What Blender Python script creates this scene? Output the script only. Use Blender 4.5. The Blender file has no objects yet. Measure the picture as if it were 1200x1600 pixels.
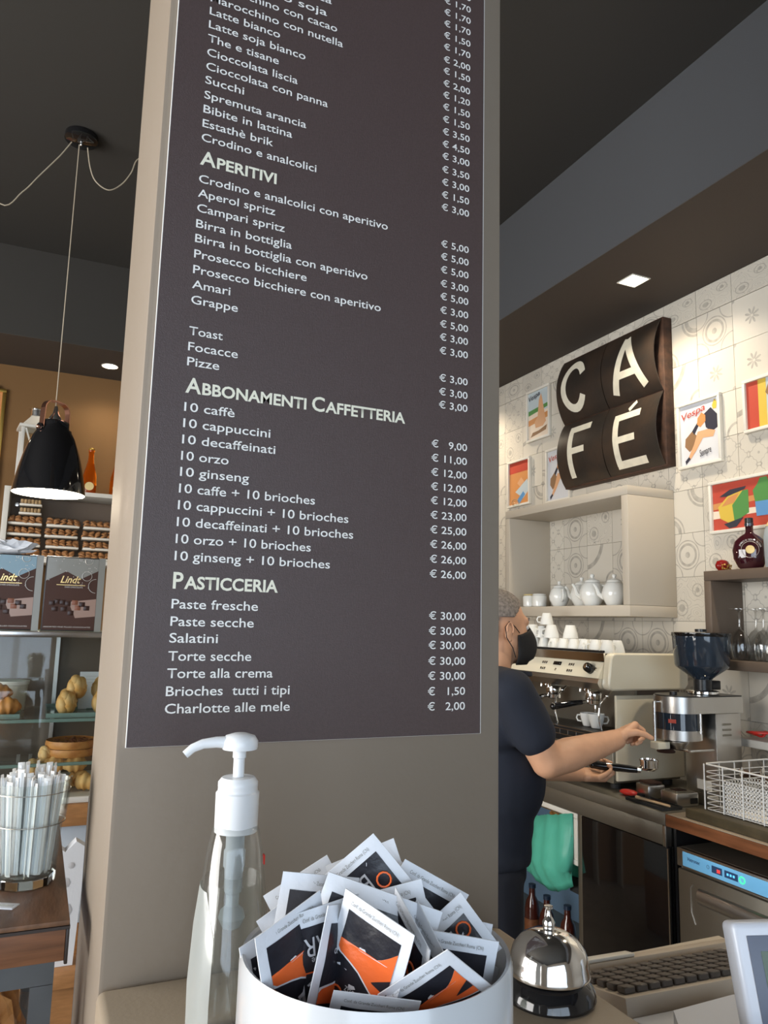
import bpy, bmesh, math, random
from mathutils import Vector, Matrix
PI = math.pi
random.seed(7)
scn = bpy.context.scene
col = scn.collection

# ------------------------------------------------------------------ camera
FOC = 1190.0                       # focal length in pixels of the 1200 x 1600 frame
CAM = Vector((0, 0, 1.6))
yw, pt, rl = [math.radians(a) for a in (24.1, 8.4, 1.4)]
fw = Vector((math.sin(yw)*math.cos(pt), math.cos(yw)*math.cos(pt), math.sin(pt)))
rt0 = Vector((math.cos(yw), -math.sin(yw), 0)); up0 = rt0.cross(fw)
rt = rt0*math.cos(rl) + up0*math.sin(rl); up = -rt0*math.sin(rl) + up0*math.cos(rl)
RC = Matrix((rt, up, -fw)).transposed()
cd = bpy.data.cameras.new('camera'); cam = bpy.data.objects.new('camera', cd); col.objects.link(cam)
cam.matrix_world = Matrix.Translation(CAM) @ RC.to_4x4()
cd.sensor_fit = 'VERTICAL'; cd.sensor_height = 24; cd.lens = FOC*24/1600; cd.clip_start = .02; cd.clip_end = 200
scn.camera = cam

def ray(px, py): return RC @ Vector(((px-600)/FOC, -(py-800)/FOC, -1))
def ax(px, py, x): d = ray(px, py); return CAM + d*((x-CAM.x)/d.x)      # pixel -> real point on the plane X = x
def ay(px, py, y): d = ray(px, py); return CAM + d*((y-CAM.y)/d.y)
def az(px, py, z): d = ray(px, py); return CAM + d*((z-CAM.z)/d.z)

# ------------------------------------------------------------------ world, lights, exposure
scn.view_settings.view_transform = 'Standard'; scn.view_settings.look = 'None'
scn.view_settings.gamma = 1; scn.view_settings.use_curve_mapping = False
scn.view_settings.exposure = 0.35
w = bpy.data.worlds.new('sky'); scn.world = w; w.use_nodes = True
bg = w.node_tree.nodes['Background']; bg.inputs[0].default_value = (.62, .76, 1, 1); bg.inputs[1].default_value = 1.6

def light(name, kind, loc, power, colr, rot=(0, 0, 0), **kw):
    l = bpy.data.lights.new(name, kind); l.energy = power; l.color = colr
    for k, v in kw.items(): setattr(l, k, v)
    o = bpy.data.objects.new(name, l); o.location = loc; o.rotation_euler = rot; col.objects.link(o); return o
# daylight through the two shop windows (left and behind the camera)
light('window_daylight', 'AREA', (-3.35, 1.4, 1.75), 205, (1, .95, .88), (0, -PI/2, 0), shape='RECTANGLE', size=2.5, size_y=3.6)
light('shopfront_daylight', 'AREA', (-.9, -2.85, 1.75), 68, (.76, .88, 1), (PI/2, 0, 0), shape='RECTANGLE', size=4.2, size_y=2.5)

# ------------------------------------------------------------------ materials
def mat(name, c, r=.5, m=0., noise=0., ns=20., bump=0., bs=60., emit=None, es=0., trans=0., ior=1.45, coat=0., alpha=1., c2=None, stretch=None, sheen=0, spec=.5):
    M = bpy.data.materials.new(name); M.use_nodes = True; nt = M.node_tree; N = nt.nodes; L = nt.links
    b = N['Principled BSDF']; I = b.inputs
    I['Base Color'].default_value = (*c, 1); I['Roughness'].default_value = r; I['Metallic'].default_value = m
    I['Transmission Weight'].default_value = trans; I['IOR'].default_value = ior; I['Coat Weight'].default_value = coat
    I['Alpha'].default_value = alpha; I['Specular IOR Level'].default_value = spec; I['Sheen Weight'].default_value = sheen
    if emit: I['Emission Color'].default_value = (*emit, 1); I['Emission Strength'].default_value = es
    if noise or bump:
        tc = N.new('ShaderNodeTexCoord'); mp = N.new('ShaderNodeMapping'); L.new(tc.outputs['Object'], mp.inputs[0])
        if stretch: mp.inputs['Scale'].default_value = stretch
    if noise:
        n = N.new('ShaderNodeTexNoise'); n.inputs['Scale'].default_value = ns; n.inputs['Detail'].default_value = 5
        L.new(mp.outputs[0], n.inputs['Vector'])
        cr = N.new('ShaderNodeValToRGB'); L.new(n.outputs[0], cr.inputs[0])
        k = 1-noise; c2 = c2 or tuple(x*k for x in c)
        cr.color_ramp.elements[0].position = .35; cr.color_ramp.elements[1].position = .65
        cr.color_ramp.elements[0].color = (*c2, 1); cr.color_ramp.elements[1].color = (*c, 1)
        L.new(cr.outputs[0], I['Base Color'])
    if bump:
        n2 = N.new('ShaderNodeTexNoise'); n2.inputs['Scale'].default_value = bs; n2.inputs['Detail'].default_value = 4
        L.new(mp.outputs[0], n2.inputs['Vector'])
        bp = N.new('ShaderNodeBump'); bp.inputs['Strength'].default_value = bump; bp.inputs['Distance'].default_value = .002
        L.new(n2.outputs[0], bp.inputs['Height']); L.new(bp.outputs[0], I['Normal'])
    return M

def thin_glass(name, tint=(1, 1, 1), fac=.1, rough=.02, base=None, basefac=0.):
    M = bpy.data.materials.new(name); M.use_nodes = True; nt = M.node_tree; N = nt.nodes; L = nt.links
    N.remove(N['Principled BSDF']); out = N['Material Output']
    t = N.new('ShaderNodeBsdfTransparent'); t.inputs[0].default_value = (*tint, 1)
    g = N.new('ShaderNodeBsdfGlossy'); g.inputs['Roughness'].default_value = rough
    lw = N.new('ShaderNodeLayerWeight'); lw.inputs[0].default_value = .35
    mt = N.new('ShaderNodeMath'); mt.operation = 'MULTIPLY_ADD'; mt.inputs[1].default_value = .4; mt.inputs[2].default_value = fac
    L.new(lw.outputs['Facing'], mt.inputs[0])
    mx = N.new('ShaderNodeMixShader'); L.new(mt.outputs[0], mx.inputs[0]); L.new(t.outputs[0], mx.inputs[1]); L.new(g.outputs[0], mx.inputs[2])
    last = mx
    if base:
        d = N.new('ShaderNodeBsdfDiffuse'); d.inputs[0].default_value = (*base, 1)
        m2 = N.new('ShaderNodeMixShader'); m2.inputs[0].default_value = basefac
        L.new(mx.outputs[0], m2.inputs[1]); L.new(d.outputs[0], m2.inputs[2]); last = m2
    L.new(last.outputs[0], out.inputs[0]); return M

M = {}
def defm(key, *a, **k): M[key] = mat(key, *a, **k)
defm('ceiling_paint', (.037, .034, .030), .85, bump=.1)
defm('soffit_paint', (.06, .047, .038), .8, bump=.1)
defm('riser_daylit', (.066, .068, .074), .7, bump=.1)  # bluish cast of the window light is put into this colour
defm('back_wall_paint', (.17, .088, .030), .8, bump=.1)
defm('plain_wall_paint', (.35, .32, .28), .8, bump=.1)
defm('pillar_paint', (.235, .190, .145), .55, bump=.12, bs=90)
defm('floor_stone', (.22, .19, .16), .4, noise=.25, ns=6)
defm('board_print', (.080, .053, .049), .42, noise=.12, ns=300, bump=.25, bs=900)
defm('board_edge', (.8, .78, .74), .5)
defm('letter_white', (.88, .86, .82), .5)
defm('letter_cream', (.84, .81, .66), .5)
defm('counter_laminate', (.34, .275, .20), .45, bump=.1, bs=200)
defm('grout', (.33, .30, .26), .9)
defm('cab_beige', (.52, .46, .375), .45)
defm('cab_taupe', (.13, .095, .07), .5)
defm('steel', (.55, .53, .5), .28, 1, bump=.08, bs=300, stretch=(1, 20, 1))
defm('steel_dark', (.30, .28, .235), .38, .9, bump=.1, bs=120)
defm('chrome', (.85, .84, .82), .08, 1)
defm('chrome_soft', (.75, .74, .72), .2, 1)
defm('cream_enamel', (.74, .68, .53), .25, coat=.3)
defm('black_plastic', (.012, .012, .013), .3)
defm('black_gloss', (.008, .008, .009), .08, coat=.5)
defm('black_rubber', (.02, .02, .02), .7)
defm('porcelain', (.78, .78, .74), .18, coat=.4)
defm('pot_white', (.54, .555, .57), .22, coat=.5)
defm('white_plastic', (.82, .84, .86), .3)
defm('white_wire', (.72, .71, .68), .35)
defm('white_paint', (.62, .60, .55), .5)
defm('paper_white', (.68, .70, .74), .55, bump=.2, bs=150)
defm('sachet_black', (.018, .018, .024), .3, bump=.3, bs=120)
defm('sachet_orange', (.80, .14, .03), .35, bump=.3, bs=120)
defm('sachet_grey', (.5, .5, .52), .5)
defm('wood_red', (.23, .085, .035), .4, noise=.4, ns=6, stretch=(8, 1, 8), bump=.1)
defm('wood_top', (.22, .115, .065), .35, noise=.45, ns=9, stretch=(6, 1.2, 6), bump=.15)
defm('wood_front', (.24, .10, .045), .45, noise=.5, ns=7, stretch=(1, 4, 12), bump=.1)
defm('wood_edge_dark', (.03, .02, .016), .5)
defm('wood_case', (.40, .19, .07), .45, noise=.25, ns=8, stretch=(2, 1, 12))
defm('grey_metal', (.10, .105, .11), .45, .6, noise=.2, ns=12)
defm('copper', (.80, .40, .28), .22, 1)
defm('lamp_glow', (1, 1, 1), .5, emit=(1, .9, .72), es=9)
defm('spot_glow', (1, 1, 1), .5, emit=(1, .88, .68), es=14)
defm('cable_cloth', (.42, .36, .27), .7)
defm('gold', (.70, .46, .12), .35, 1)
defm('bluish_panel', (.55, .62, .70), .5)
defm('bay_panel', (.16, .27, .42), .6)
defm('skin', (.62, .34, .205), .5, noise=.12, ns=14, bump=.1, bs=120)
defm('hair_grey', (.26, .22, .19), .8, noise=.5, ns=120, bump=.6, bs=400)
defm('mask_cloth', (.008, .008, .009), .8)
defm('shirt_navy', (.012, .016, .028), .85, bump=.4, bs=40, sheen=.0)
defm('trouser_navy', (.008, .010, .018), .85, bump=.3, bs=40)
defm('eye_white', (.7, .68, .65), .2)
defm('coffee', (.045, .018, .01), .9, bump=.6, bs=200)
defm('red_plastic', (.65, .03, .02), .35)
defm('stick_wood', (.62, .42, .24), .5)
defm('mat_brown', (.075, .058, .03), .55, noise=.3, ns=20)
defm('pastry', (.62, .30, .08), .6, noise=.55, ns=18, c2=(.78, .50, .20), bump=.5, bs=60)
defm('pastry_sugar', (.66, .33, .08), .7, noise=.3, ns=30, c2=(.76, .52, .24), bump=.4, bs=50)
defm('pastry_dark', (.45, .16, .04), .45, noise=.5, ns=20, c2=(.62, .28, .08), bump=.4, bs=60)
defm('sugar_grain', (.85, .83, .78), .8)
defm('cookie', (.46, .22, .085), .7, noise=.35, ns=60, bump=.4, bs=120)
defm('foam_tray', (.70, .67, .60), .6)
defm('biscuit_pale', (.50, .33, .16), .6, noise=.5, ns=40, bump=.4)
defm('choc_dark', (.035, .014, .009), .3)
defm('choc_milk', (.20, .075, .04), .35)
defm('box_print_dark', (.060, .028, .020), .45, spec=.25)
defm('box_print_blue', (.16, .26, .32), .3, coat=.15)
defm('box_print_pink', (.30, .20, .16), .35, coat=.1)
defm('box_side', (.03, .028, .028), .3, coat=.1)
defm('box_grey', (.22, .22, .20), .3, coat=.15)
defm('gold_ink', (.80, .58, .25), .3, .6)
defm('silver_ink', (.55, .52, .48), .4, .3)
defm('sign_black', (.022, .018, .015), .42, noise=.5, ns=7, c2=(.040, .026, .018), bump=.5, bs=30)
defm('sign_rust', (.07, .032, .018), .7, noise=.5, ns=30, bump=.5)
defm('sign_letter', (.70, .66, .54), .5, noise=.12, ns=25)
defm('frame_white', (.68, .65, .58), .4)
defm('poster_paper', (.58, .59, .62), .5)
defm('poster_red', (.45, .06, .035), .5)
defm('poster_sky', (.45, .52, .55), .5)
defm('poster_orange', (.55, .24, .08), .5)
defm('poster_skin', (.62, .34, .18), .5)
defm('poster_dark', (.03, .03, .045), .5)
defm('poster_green', (.08, .24, .06), .5)
defm('poster_yellow', (.60, .42, .06), .5)
defm('poster_blue', (.10, .26, .50), .5)
defm('poster_pale', (.72, .60, .48), .5)
defm('poster_brown', (.25, .14, .07), .5)
defm('panel_blue', (.20, .55, .90), .3, coat=.4)
defm('led_red', (.5, .02, .02), .4, emit=(1, .05, .03), es=1.2)
defm('led_blue', (.05, .2, .5), .4, emit=(.1, .5, 1), es=1.2)
defm('led_green', (.02, .4, .1), .4, emit=(.05, 1, .3), es=1.2)
defm('navy_label', (.03, .07, .16), .35)
defm('register_grey', (.56, .60, .68), .35, coat=.2)
defm('register_tan', (.46, .39, .31), .5)
defm('bezel_grey', (.11, .13, .18), .4)
defm('lcd', (.05, .085, .045), .25)
defm('key_brown', (.075, .062, .052), .45)
defm('bag_green', (.12, .58, .42), .4, bump=.8, bs=25, trans=.25, alpha=.93)
defm('rubbish', (.45, .20, .04), .7, noise=.5)
defm('liqueur', (.035, .006, .010), .04, coat=1)
defm('amber_glass', (.80, .20, .01), .04, trans=.9, ior=1.3)
defm('amber_liquid', (.75, .35, .02), .3, emit=(.9, .38, .02), es=.0)
defm('sauce_dark', (.06, .012, .008), .12, coat=.8)
defm('jar_cap', (.015, .03, .06), .3)
defm('straw_white', (.80, .79, .76), .5, bump=.1)
defm('candle_yellow', (.65, .52, .25), .5)
defm('gel', (.93, .95, .95), .0, trans=1, ior=1.12)
defm('smoked', (.02, .03, .045), .06, coat=.6)
defm('frosted', (.55, .60, .63), .45, trans=.5, ior=1.1)
defm('rim_seal', (.55, .52, .46), .4)
defm('redglass', (.30, .01, .008), .08, trans=.3)
M['glass'] = thin_glass('clear_glass', (.96, .98, .97), .03)
M['glass_edge'] = mat('glass_edge_green', (.30, .42, .38), .15, trans=.4, ior=1.2)
M['film'] = thin_glass('cellophane', (.98, .97, .95), .0, .25)
M['bottle_plastic'] = thin_glass('clear_bottle_plastic', (.93, .94, .93), .05, .04, (.75, .76, .74), .03)
M['gel_fill'] = thin_glass('clear_gel', (.90, .91, .89), .02, .1, (.7, .7, .68), .04)
M['tumbler_glass'] = mat('tumbler_glass', (.95, .97, .97), 0, trans=1, ior=1.45)
M['wine_glass'] = thin_glass('wine_glass', (.93, .93, .92), .12, .02)
M['hopper_smoke'] = thin_glass('smoked_hopper', (.10, .13, .17), .1, .04)
M['hopper_smoke2'] = M['smoked']
M['label_film'] = thin_glass('translucent_label', (.85, .87, .85), .05, .3, (.66, .70, .68), .35)

# ------------------------------------------------------------------ mesh builder
def smooth_sharp(me, ang=40):
    bm = bmesh.new(); bm.from_mesh(me); a = math.radians(ang)
    for f in bm.faces: f.smooth = True
    for e in bm.edges:
        if len(e.link_faces) == 2 and e.calc_face_angle(0) > a: e.smooth = False
    bm.to_mesh(me); bm.free()

class MB:
    def __init__(s): s.bm = bmesh.new(); s.mi = 0
    def _fin(s, vs):
        for f in {f for v in vs for f in v.link_faces}: f.material_index = s.mi
    def box(s, x0, x1, y0, y1, z0, z1, bev=0, seg=2, mx=None):
        r = bmesh.ops.create_cube(s.bm, size=1)['verts']
        T = Matrix.Translation(((x0+x1)/2, (y0+y1)/2, (z0+z1)/2)) @ Matrix.Diagonal((abs(x1-x0), abs(y1-y0), abs(z1-z0), 1))
        bmesh.ops.transform(s.bm, matrix=T, verts=r)
        if bev:
            es = list({e for v in r for e in v.link_edges})
            g = bmesh.ops.bevel(s.bm, geom=es, offset=bev, segments=seg, affect='EDGES', profile=.5)
            r = list({v for f in g['faces'] for v in f.verts} | {v for v in r if v.is_valid})
            allv = set(r)
            for v in list(allv):
                for f in v.link_faces: allv |= set(f.verts)
            r = list(allv)
        if mx is not None: bmesh.ops.transform(s.bm, matrix=mx, verts=r)
        s._fin(r); return s
    def lathe(s, prof, seg=28, mx=None, sx=1, sy=1, cap=True):
        rings = []
        for (rad, z) in prof:
            if rad < 1e-6: rings.append([s.bm.verts.new((0, 0, z))])
            else: rings.append([s.bm.verts.new((rad*sx*math.cos(2*PI*i/seg), rad*sy*math.sin(2*PI*i/seg), z)) for i in range(seg)])
        for a, b in zip(rings, rings[1:]):
            if len(a) == 1 and len(b) == 1: continue
            for i in range(seg):
                j = (i+1) % seg
                if len(a) == 1: s.bm.faces.new((a[0], b[j], b[i])) if True else 0
                elif len(b) == 1: s.bm.faces.new((a[i], a[j], b[0]))
                else: s.bm.faces.new((a[i], a[j], b[j], b[i]))
        if cap:
            for rg in (rings[0], rings[-1]):
                if len(rg) > 2:
                    try: s.bm.faces.new(rg)
                    except ValueError: pass
        vs = [v for r in rings for v in r]
        if mx is not None: bmesh.ops.transform(s.bm, matrix=mx, verts=vs)
        s._fin(vs); return s
    def cyl(s, p, q, r, r2=None, seg=16):
        p, q = Vector(p), Vector(q); r2 = r if r2 is None else r2
        d = q-p; mx = Matrix.Translation(p) @ d.to_track_quat('Z', 'Y').to_matrix().to_4x4()
        return s.lathe([(r, 0), (r2, d.length)], seg, mx)
    def tube(s, pts, r, seg=8, closed=False, rs=None):
        pts = [Vector(p) for p in pts]; n = len(pts); rings = []; prev = None
        for i, p in enumerate(pts):
            if closed: t = pts[(i+1) % n]-pts[i-1]
            else: t = pts[min(i+1, n-1)]-pts[max(i-1, 0)]
            t.normalize()
            if prev is None:
                u = t.orthogonal().normalized()
            else:
                u = (prev - t*prev.dot(t)).normalized()
            prev = u; v = t.cross(u); rr = rs[i] if rs else r
            rings.append([s.bm.verts.new(p + (u*math.cos(2*PI*k/seg)+v*math.sin(2*PI*k/seg))*rr) for k in range(seg)])
        m = n if closed else n-1
        for i in range(m):
            a, b = rings[i], rings[(i+1) % n]
            for k in range(seg):
                j = (k+1) % seg; s.bm.faces.new((a[k], a[j], b[j], b[k]))
        if not closed:
            s.bm.faces.new(rings[0][::-1]); s.bm.faces.new(rings[-1])
        s._fin([v for r_ in rings for v in r_]); return s
    def ball(s, c, r, seg=12, sc=(1, 1, 1), mx=None):
        g = bmesh.ops.create_uvsphere(s.bm, u_segments=seg, v_segments=max(6, seg*2//3), radius=1)['verts']
        if not hasattr(r, '__len__'): r = (r, r, r)
        T = Matrix.Translation(c) @ (mx if mx is not None else Matrix.Identity(4)) @ Matrix.Diagonal((*r, 1))
        bmesh.ops.transform(s.bm, matrix=T, verts=g); s._fin(g); return s
    def prism(s, poly, d0, d1, mx=None, axis='Z'):
        """poly = 2D outline, extruded from d0 to d1; axis Z: (x,y,d); Y: (x,d,y); X: (d,x,y)"""
        f = {'Z': lambda a, b, d: (a, b, d), 'Y': lambda a, b, d: (a, d, b), 'X': lambda a, b, d: (d, a, b)}[axis]
        A = [s.bm.verts.new(f(a, b, d0)) for a, b in poly]; B = [s.bm.verts.new(f(a, b, d1)) for a, b in poly]
        s.bm.faces.new(A[::-1]); s.bm.faces.new(B)
        for i in range(len(poly)):
            j = (i+1) % len(poly); s.bm.faces.new((A[i], A[j], B[j], B[i]))
        if mx is not None: bmesh.ops.transform(s.bm, matrix=mx, verts=A+B)
        s._fin(A+B); return s
    def quad(s, *ps):
        v = [s.bm.verts.new(p) for p in ps]; s.bm.faces.new(v); s._fin(v); return s
    def mesh(s, name, *mats, ang=40):
        bmesh.ops.recalc_face_normals(s.bm, faces=s.bm.faces)
        me = bpy.data.meshes.new(name); s.bm.to_mesh(me); s.bm.free()
        for m in mats: me.materials.append(M[m] if isinstance(m, str) else m)
        smooth_sharp(me, ang); return me
    def obj(s, name, m, parent=None, ang=40):
        me = s.mesh(name, *(m if isinstance(m, (list, tuple)) else [m]), ang=ang)
        return link(name, me, parent)

def link(name, data, parent=None):
    o = bpy.data.objects.new(name, data); col.objects.link(o)
    if parent: o.parent = parent
    return o
def thing(name, label, cat, loc=(0, 0, 0), rz=0, group=None):
    o = link(name, None); o.empty_display_size = .05; o.location = loc; o.rotation_euler = (0, 0, rz)
    return tag(o, label, cat, group)
def tag(o, label, cat, group=None):
    o['label'] = label; o['category'] = cat
    if group: o['group'] = group
    return o
def struct(o, label=None):
    o['kind'] = 'structure'
    if label: o['label'] = label
    return o
def copy_tree(o, parent=None):
    c = o.copy(); col.objects.link(c); c.parent = parent
    for ch in list(o.children): copy_tree(ch, c)
    return c
def dup(o, loc, rz=None, label=None, group=None, rot=None):
    c = copy_tree(o); c.location = loc
    if rz is not None: c.rotation_euler = (0, 0, rz)
    if rot: c.rotation_euler = rot
    if label: c['label'] = label
    if group: c['group'] = group
    return c

def text_mesh(s, size=1, bold=0, extrude=0, shear=0):
    cu = bpy.data.curves.new('lettering', 'FONT'); cu.body = s; cu.size = size; cu.offset = bold; cu.extrude = extrude
    cu.resolution_u = 3; cu.shear = shear
    o = bpy.data.objects.new('lettering', cu); col.objects.link(o)
    bpy.context.view_layer.update()
    me = bpy.data.meshes.new_from_object(o.evaluated_get(bpy.context.evaluated_depsgraph_get()))
    bpy.data.objects.remove(o); bpy.data.curves.remove(cu)
    return me
def text(name, s, mx, mtl, parent, size=1, width=None, right=False, bold=0, extrude=0, shear=0):
    """flat printed text; mx maps text plane (x right, y up, z out) into the parent's space"""
    me = text_mesh(s, size, bold, extrude, shear)
    xs = [v.co.x for v in me.vertices]; x0, x1 = min(xs), max(xs)
    k = width/(x1-x0) if width else 1
    me.transform(Matrix.Diagonal((k, 1, 1, 1)) @ Matrix.Translation((-(x1 if right else x0), 0, 0)))
    me.transform(mx); me.materials.clear(); me.materials.append(M[mtl])
    return link(name, me, parent)
def basis(o, xdir, ydir):
    x = Vector(xdir).normalized(); y = Vector(ydir).normalized(); z = x.cross(y).normalized()
    m = Matrix((x, y, z)).transposed().to_4x4(); m.translation = o; return m
# ------------------------------------------------------------------ setting
W, YB, HC, HS = 2.68, 5.25, 3.71, 3.178          # tiled wall, back wall, main ceiling, dropped soffit
XL, YF = -3.5, -3.0
struct(MB().box(XL-.15, W+.15, YF-.15, YB+.15, -.12, 0).obj('floor', 'floor_stone'))
struct(MB().box(XL-.15, W+.15, YF-.15, YB+.15, HC, HC+.12).obj('ceiling', 'ceiling_paint'))
struct(MB().box(XL, W, YB, YB+.12, 0, HC).obj('wall_back', 'back_wall_paint'))
# bar soffit and back soffit
o = struct(MB().box(2.07, W, YF, YB, HS+.003, HC).obj('trim_1', 'riser_daylit'), 'blue grey side face of the dropped soffit above the bar')
struct(MB().box(2.068, W, YF, YB, HS, HS+.003).obj('soffit_underside', 'soffit_paint', o))
o = struct(MB().box(XL, 2.06, 4.655, YB, HS+.003, HC).obj('trim_2', 'ceiling_paint'), 'dark soffit over the back wall')
struct(MB().box(XL, 2.06, 4.653, YB, HS, HS+.003).obj('soffit_underside', 'soffit_paint', o))
# tiled wall: a backing with real tiles
wr = struct(MB().box(W+.006, W+.15, YF, YB, 0, HC).obj('wall_right', 'grout'))
def tile_material(kind, idx):
    Mt = bpy.data.materials.new('patterned_tile'); Mt.use_nodes = True; nt = Mt.node_tree; N = nt.nodes; L = nt.links
    b = N['Principled BSDF']; b.inputs['Roughness'].default_value = .38
    tc = N.new('ShaderNodeTexCoord'); sp = N.new('ShaderNodeSeparateXYZ'); L.new(tc.outputs['Generated'], sp.inputs[0])
    def mth(op, a, b_=None, c_=None):
        n = N.new('ShaderNodeMath'); n.operation = op
        for i, v in enumerate((a, b_, c_)):
            if v is None: continue
            if isinstance(v, (int, float)): n.inputs[i].default_value = v
            else: L.new(v, n.inputs[i])
        return n.outputs[0]
    u = mth('SUBTRACT', sp.outputs[1], .5); v = mth('SUBTRACT', sp.outputs[2], .5)
    def line(f, wd): return mth('LESS_THAN', mth('ABSOLUTE', f), wd)
    def rad(cx, cy): return mth('SQRT', mth('ADD', mth('POWER', mth('ABSOLUTE', mth('SUBTRACT', u, cx)), 2), mth('POWER', mth('ABSOLUTE', mth('SUBTRACT', v, cy)), 2)))
    def mx(*a):
        r = a[0]
        for q in a[1:]: r = mth('MAXIMUM', r, q)
        return r
    if kind == 0:      # ogee lattice
        f = mth('ADD', mth('COSINE', mth('MULTIPLY', u, 4*PI)), mth('COSINE', mth('MULTIPLY', v, 4*PI)))
        f = mth('ADD', f, mth('MULTIPLY', mth('MULTIPLY', mth('COSINE', mth('MULTIPLY', u, 12*PI)), mth('COSINE', mth('MULTIPLY', v, 12*PI))), .35))
        p = mx(line(f, .13), mth('LESS_THAN', rad(0, 0), .03), mth('LESS_THAN', rad(.5, .5), .04))
    elif kind == 1:    # quarter rings in two corners, like a fan
        r1 = rad(-.5, .5); r2 = rad(.5, -.5)
        p = mx(line(mth('SUBTRACT', r1, .42), .03), line(mth('SUBTRACT', r1, .30), .055), line(mth('SUBTRACT', r2, .30), .05), line(mth('SUBTRACT', r2, .42), .02), mth('LESS_THAN', r2, .1))
    elif kind == 2:    # small four petal flower
        th = mth('ARCTAN2', u, v); pet = mth('MULTIPLY', mth('ABSOLUTE', mth('SINE', mth('MULTIPLY', th, 4))), .19)
        r0 = rad(0, 0); p = mth('MULTIPLY', mth('LESS_THAN', r0, pet), mth('GREATER_THAN', r0, .03))
        p = mx(p, mth('LESS_THAN', rad(.5, .5), .07), mth('LESS_THAN', rad(-.5, -.5), .07))
    elif kind == 3:    # scrolls and leaves
        n = N.new('ShaderNodeTexNoise'); n.inputs['Scale'].default_value = 3.2; n.inputs['Detail'].default_value = .5
        mp = N.new('ShaderNodeMapping'); mp.inputs['Location'].default_value = (idx*3.1, idx*1.7, 0); L.new(tc.outputs['Generated'], mp.inputs[0]); L.new(mp.outputs[0], n.inputs['Vector'])
        s = mth('SINE', mth('MULTIPLY', n.outputs[0], 34)); r0 = rad(.22, -.2); r3 = rad(-.25, .2)
        p = mx(line(s, .16), mth('LESS_THAN', r0, .09), line(mth('SUBTRACT', r0, .17), .014), mth('LESS_THAN', r3, .06), line(mth('SUBTRACT', r3, .14), .014))
    elif kind == 4:    # broad curved ribbon round one corner
        r4 = rad(.62, .62)
        p = mx(line(mth('SUBTRACT', r4, .72), .06), line(mth('SUBTRACT', rad(-.5, -.5), .25), .03))
    else:              # overlapping circles
        r0 = rad(0, 0)
        p = mx(line(mth('SUBTRACT', r0, .33), .014), line(mth('SUBTRACT', r0, .24), .03), line(mth('SUBTRACT', rad(.5, .5), .33), .014), line(mth('SUBTRACT', rad(-.5, .5), .33), .014),
               line(mth('SUBTRACT', rad(.5, -.5), .33), .014), line(mth('SUBTRACT', rad(-.5, -.5), .33), .014), mth('LESS_THAN', r0, .07))
    wn = N.new('ShaderNodeTexNoise'); wn.inputs['Scale'].default_value = 7; L.new(tc.outputs['Generated'], wn.inputs['Vector'])
    fac = mth('MULTIPLY', p, mth('MULTIPLY_ADD', wn.outputs[0], .9, .12))
    mix = N.new('ShaderNodeMix'); mix.data_type = 'RGBA'
    sh = (1, .93, .97, .9)[idx % 4]
    mix.inputs[6].default_value = (.60*sh, .56*sh, .485*sh, 1); mix.inputs[7].default_value = (.24, .225, .20, 1)
    L.new(fac, mix.inputs[0]); L.new(mix.outputs[2], b.inputs['Base Color'])
    return Mt
tmesh = []
for i in range(10):
    k = (0, 1, 2, 3, 4, 5, 3, 0, 2, 1)[i]
    me = MB().box(-.003, .003, -.099, .099, -.099, .099).mesh('tile', tile_material(k, i)); tmesh.append(me)
rnd = random.Random(4)
for iy in range(20):
    for iz in range(11):
        o = link('tile', tmesh[rnd.randrange(10)], wr); o.location = (W+.0031, 1.19+.2*iy, .947+.2*iz)
# top cut row under the soffit
cuts = [MB().box(-.003, .003, -.099, .099, -.0635, .0635).mesh('tile', tmesh[k].materials[0]) for k in (3, 0, 5)]
for iy in range(20):
    o = link('tile', cuts[rnd.randrange(3)], wr); o.location = (W+.0031, 1.19+.2*iy, 3.1125)
# left wall and shopfront, with real window openings (daylight side)
def wall_with_opening(name, fixed, a0, a1, b0, b1, z0, z1, alongY):
    m = MB()
    def bx(p0, p1, q0, q1):
        if alongY: m.box(fixed[0], fixed[1], p0, p1, q0, q1)
        else: m.box(p0, p1, fixed[0], fixed[1], q0, q1)
    bx(a0, b0, 0, HC); bx(b1, a1, 0, HC); bx(b0, b1, 0, z0); bx(b0, b1, z1, HC)
    return struct(m.obj(name, 'plain_wall_paint'))
wall_with_opening('wall_left', (XL-.15, XL), YF, YB, -.5, 3.3, .45, 3.05, True)
wall_with_opening('wall_front', (YF-.15, YF), XL, W, -3.1, 1.3, .45, 3.05, False)
def window(name, alongY, fx, a0, a1, z0, z1):
    m = MB(); n = 3; r = .03
    xs = [a0+(a1-a0)*i/n for i in range(n+1)]
    def bx(p0, p1, q0, q1, t=.03):
        if alongY: m.box(fx-t, fx+t, p0, p1, q0, q1)
        else: m.box(p0, p1, fx-t, fx+t, q0, q1)
    for i, x in enumerate(xs): bx(max(a0, x-r), min(a1, x+r), z0, z1)
    bx(a0, a1, z0, z0+.06); bx(a0, a1, z1-.06, z1)
    o = struct(m.obj(name, 'steel_dark'))
    for i in range(n):
        g = MB()
        if alongY: g.box(fx-.003, fx+.003, xs[i]+r, xs[i+1]-r, z0+.06, z1-.06)
        else: g.box(xs[i]+r, xs[i+1]-r, fx-.003, fx+.003, z0+.06, z1-.06)
        struct(g.obj('pane', 'glass', o))
window('window_1', True, XL-.08, -.5, 3.3, .45, 3.05)
window('window_2', False, YF-.08, -3.1, 1.3, .45, 3.05)

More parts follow.
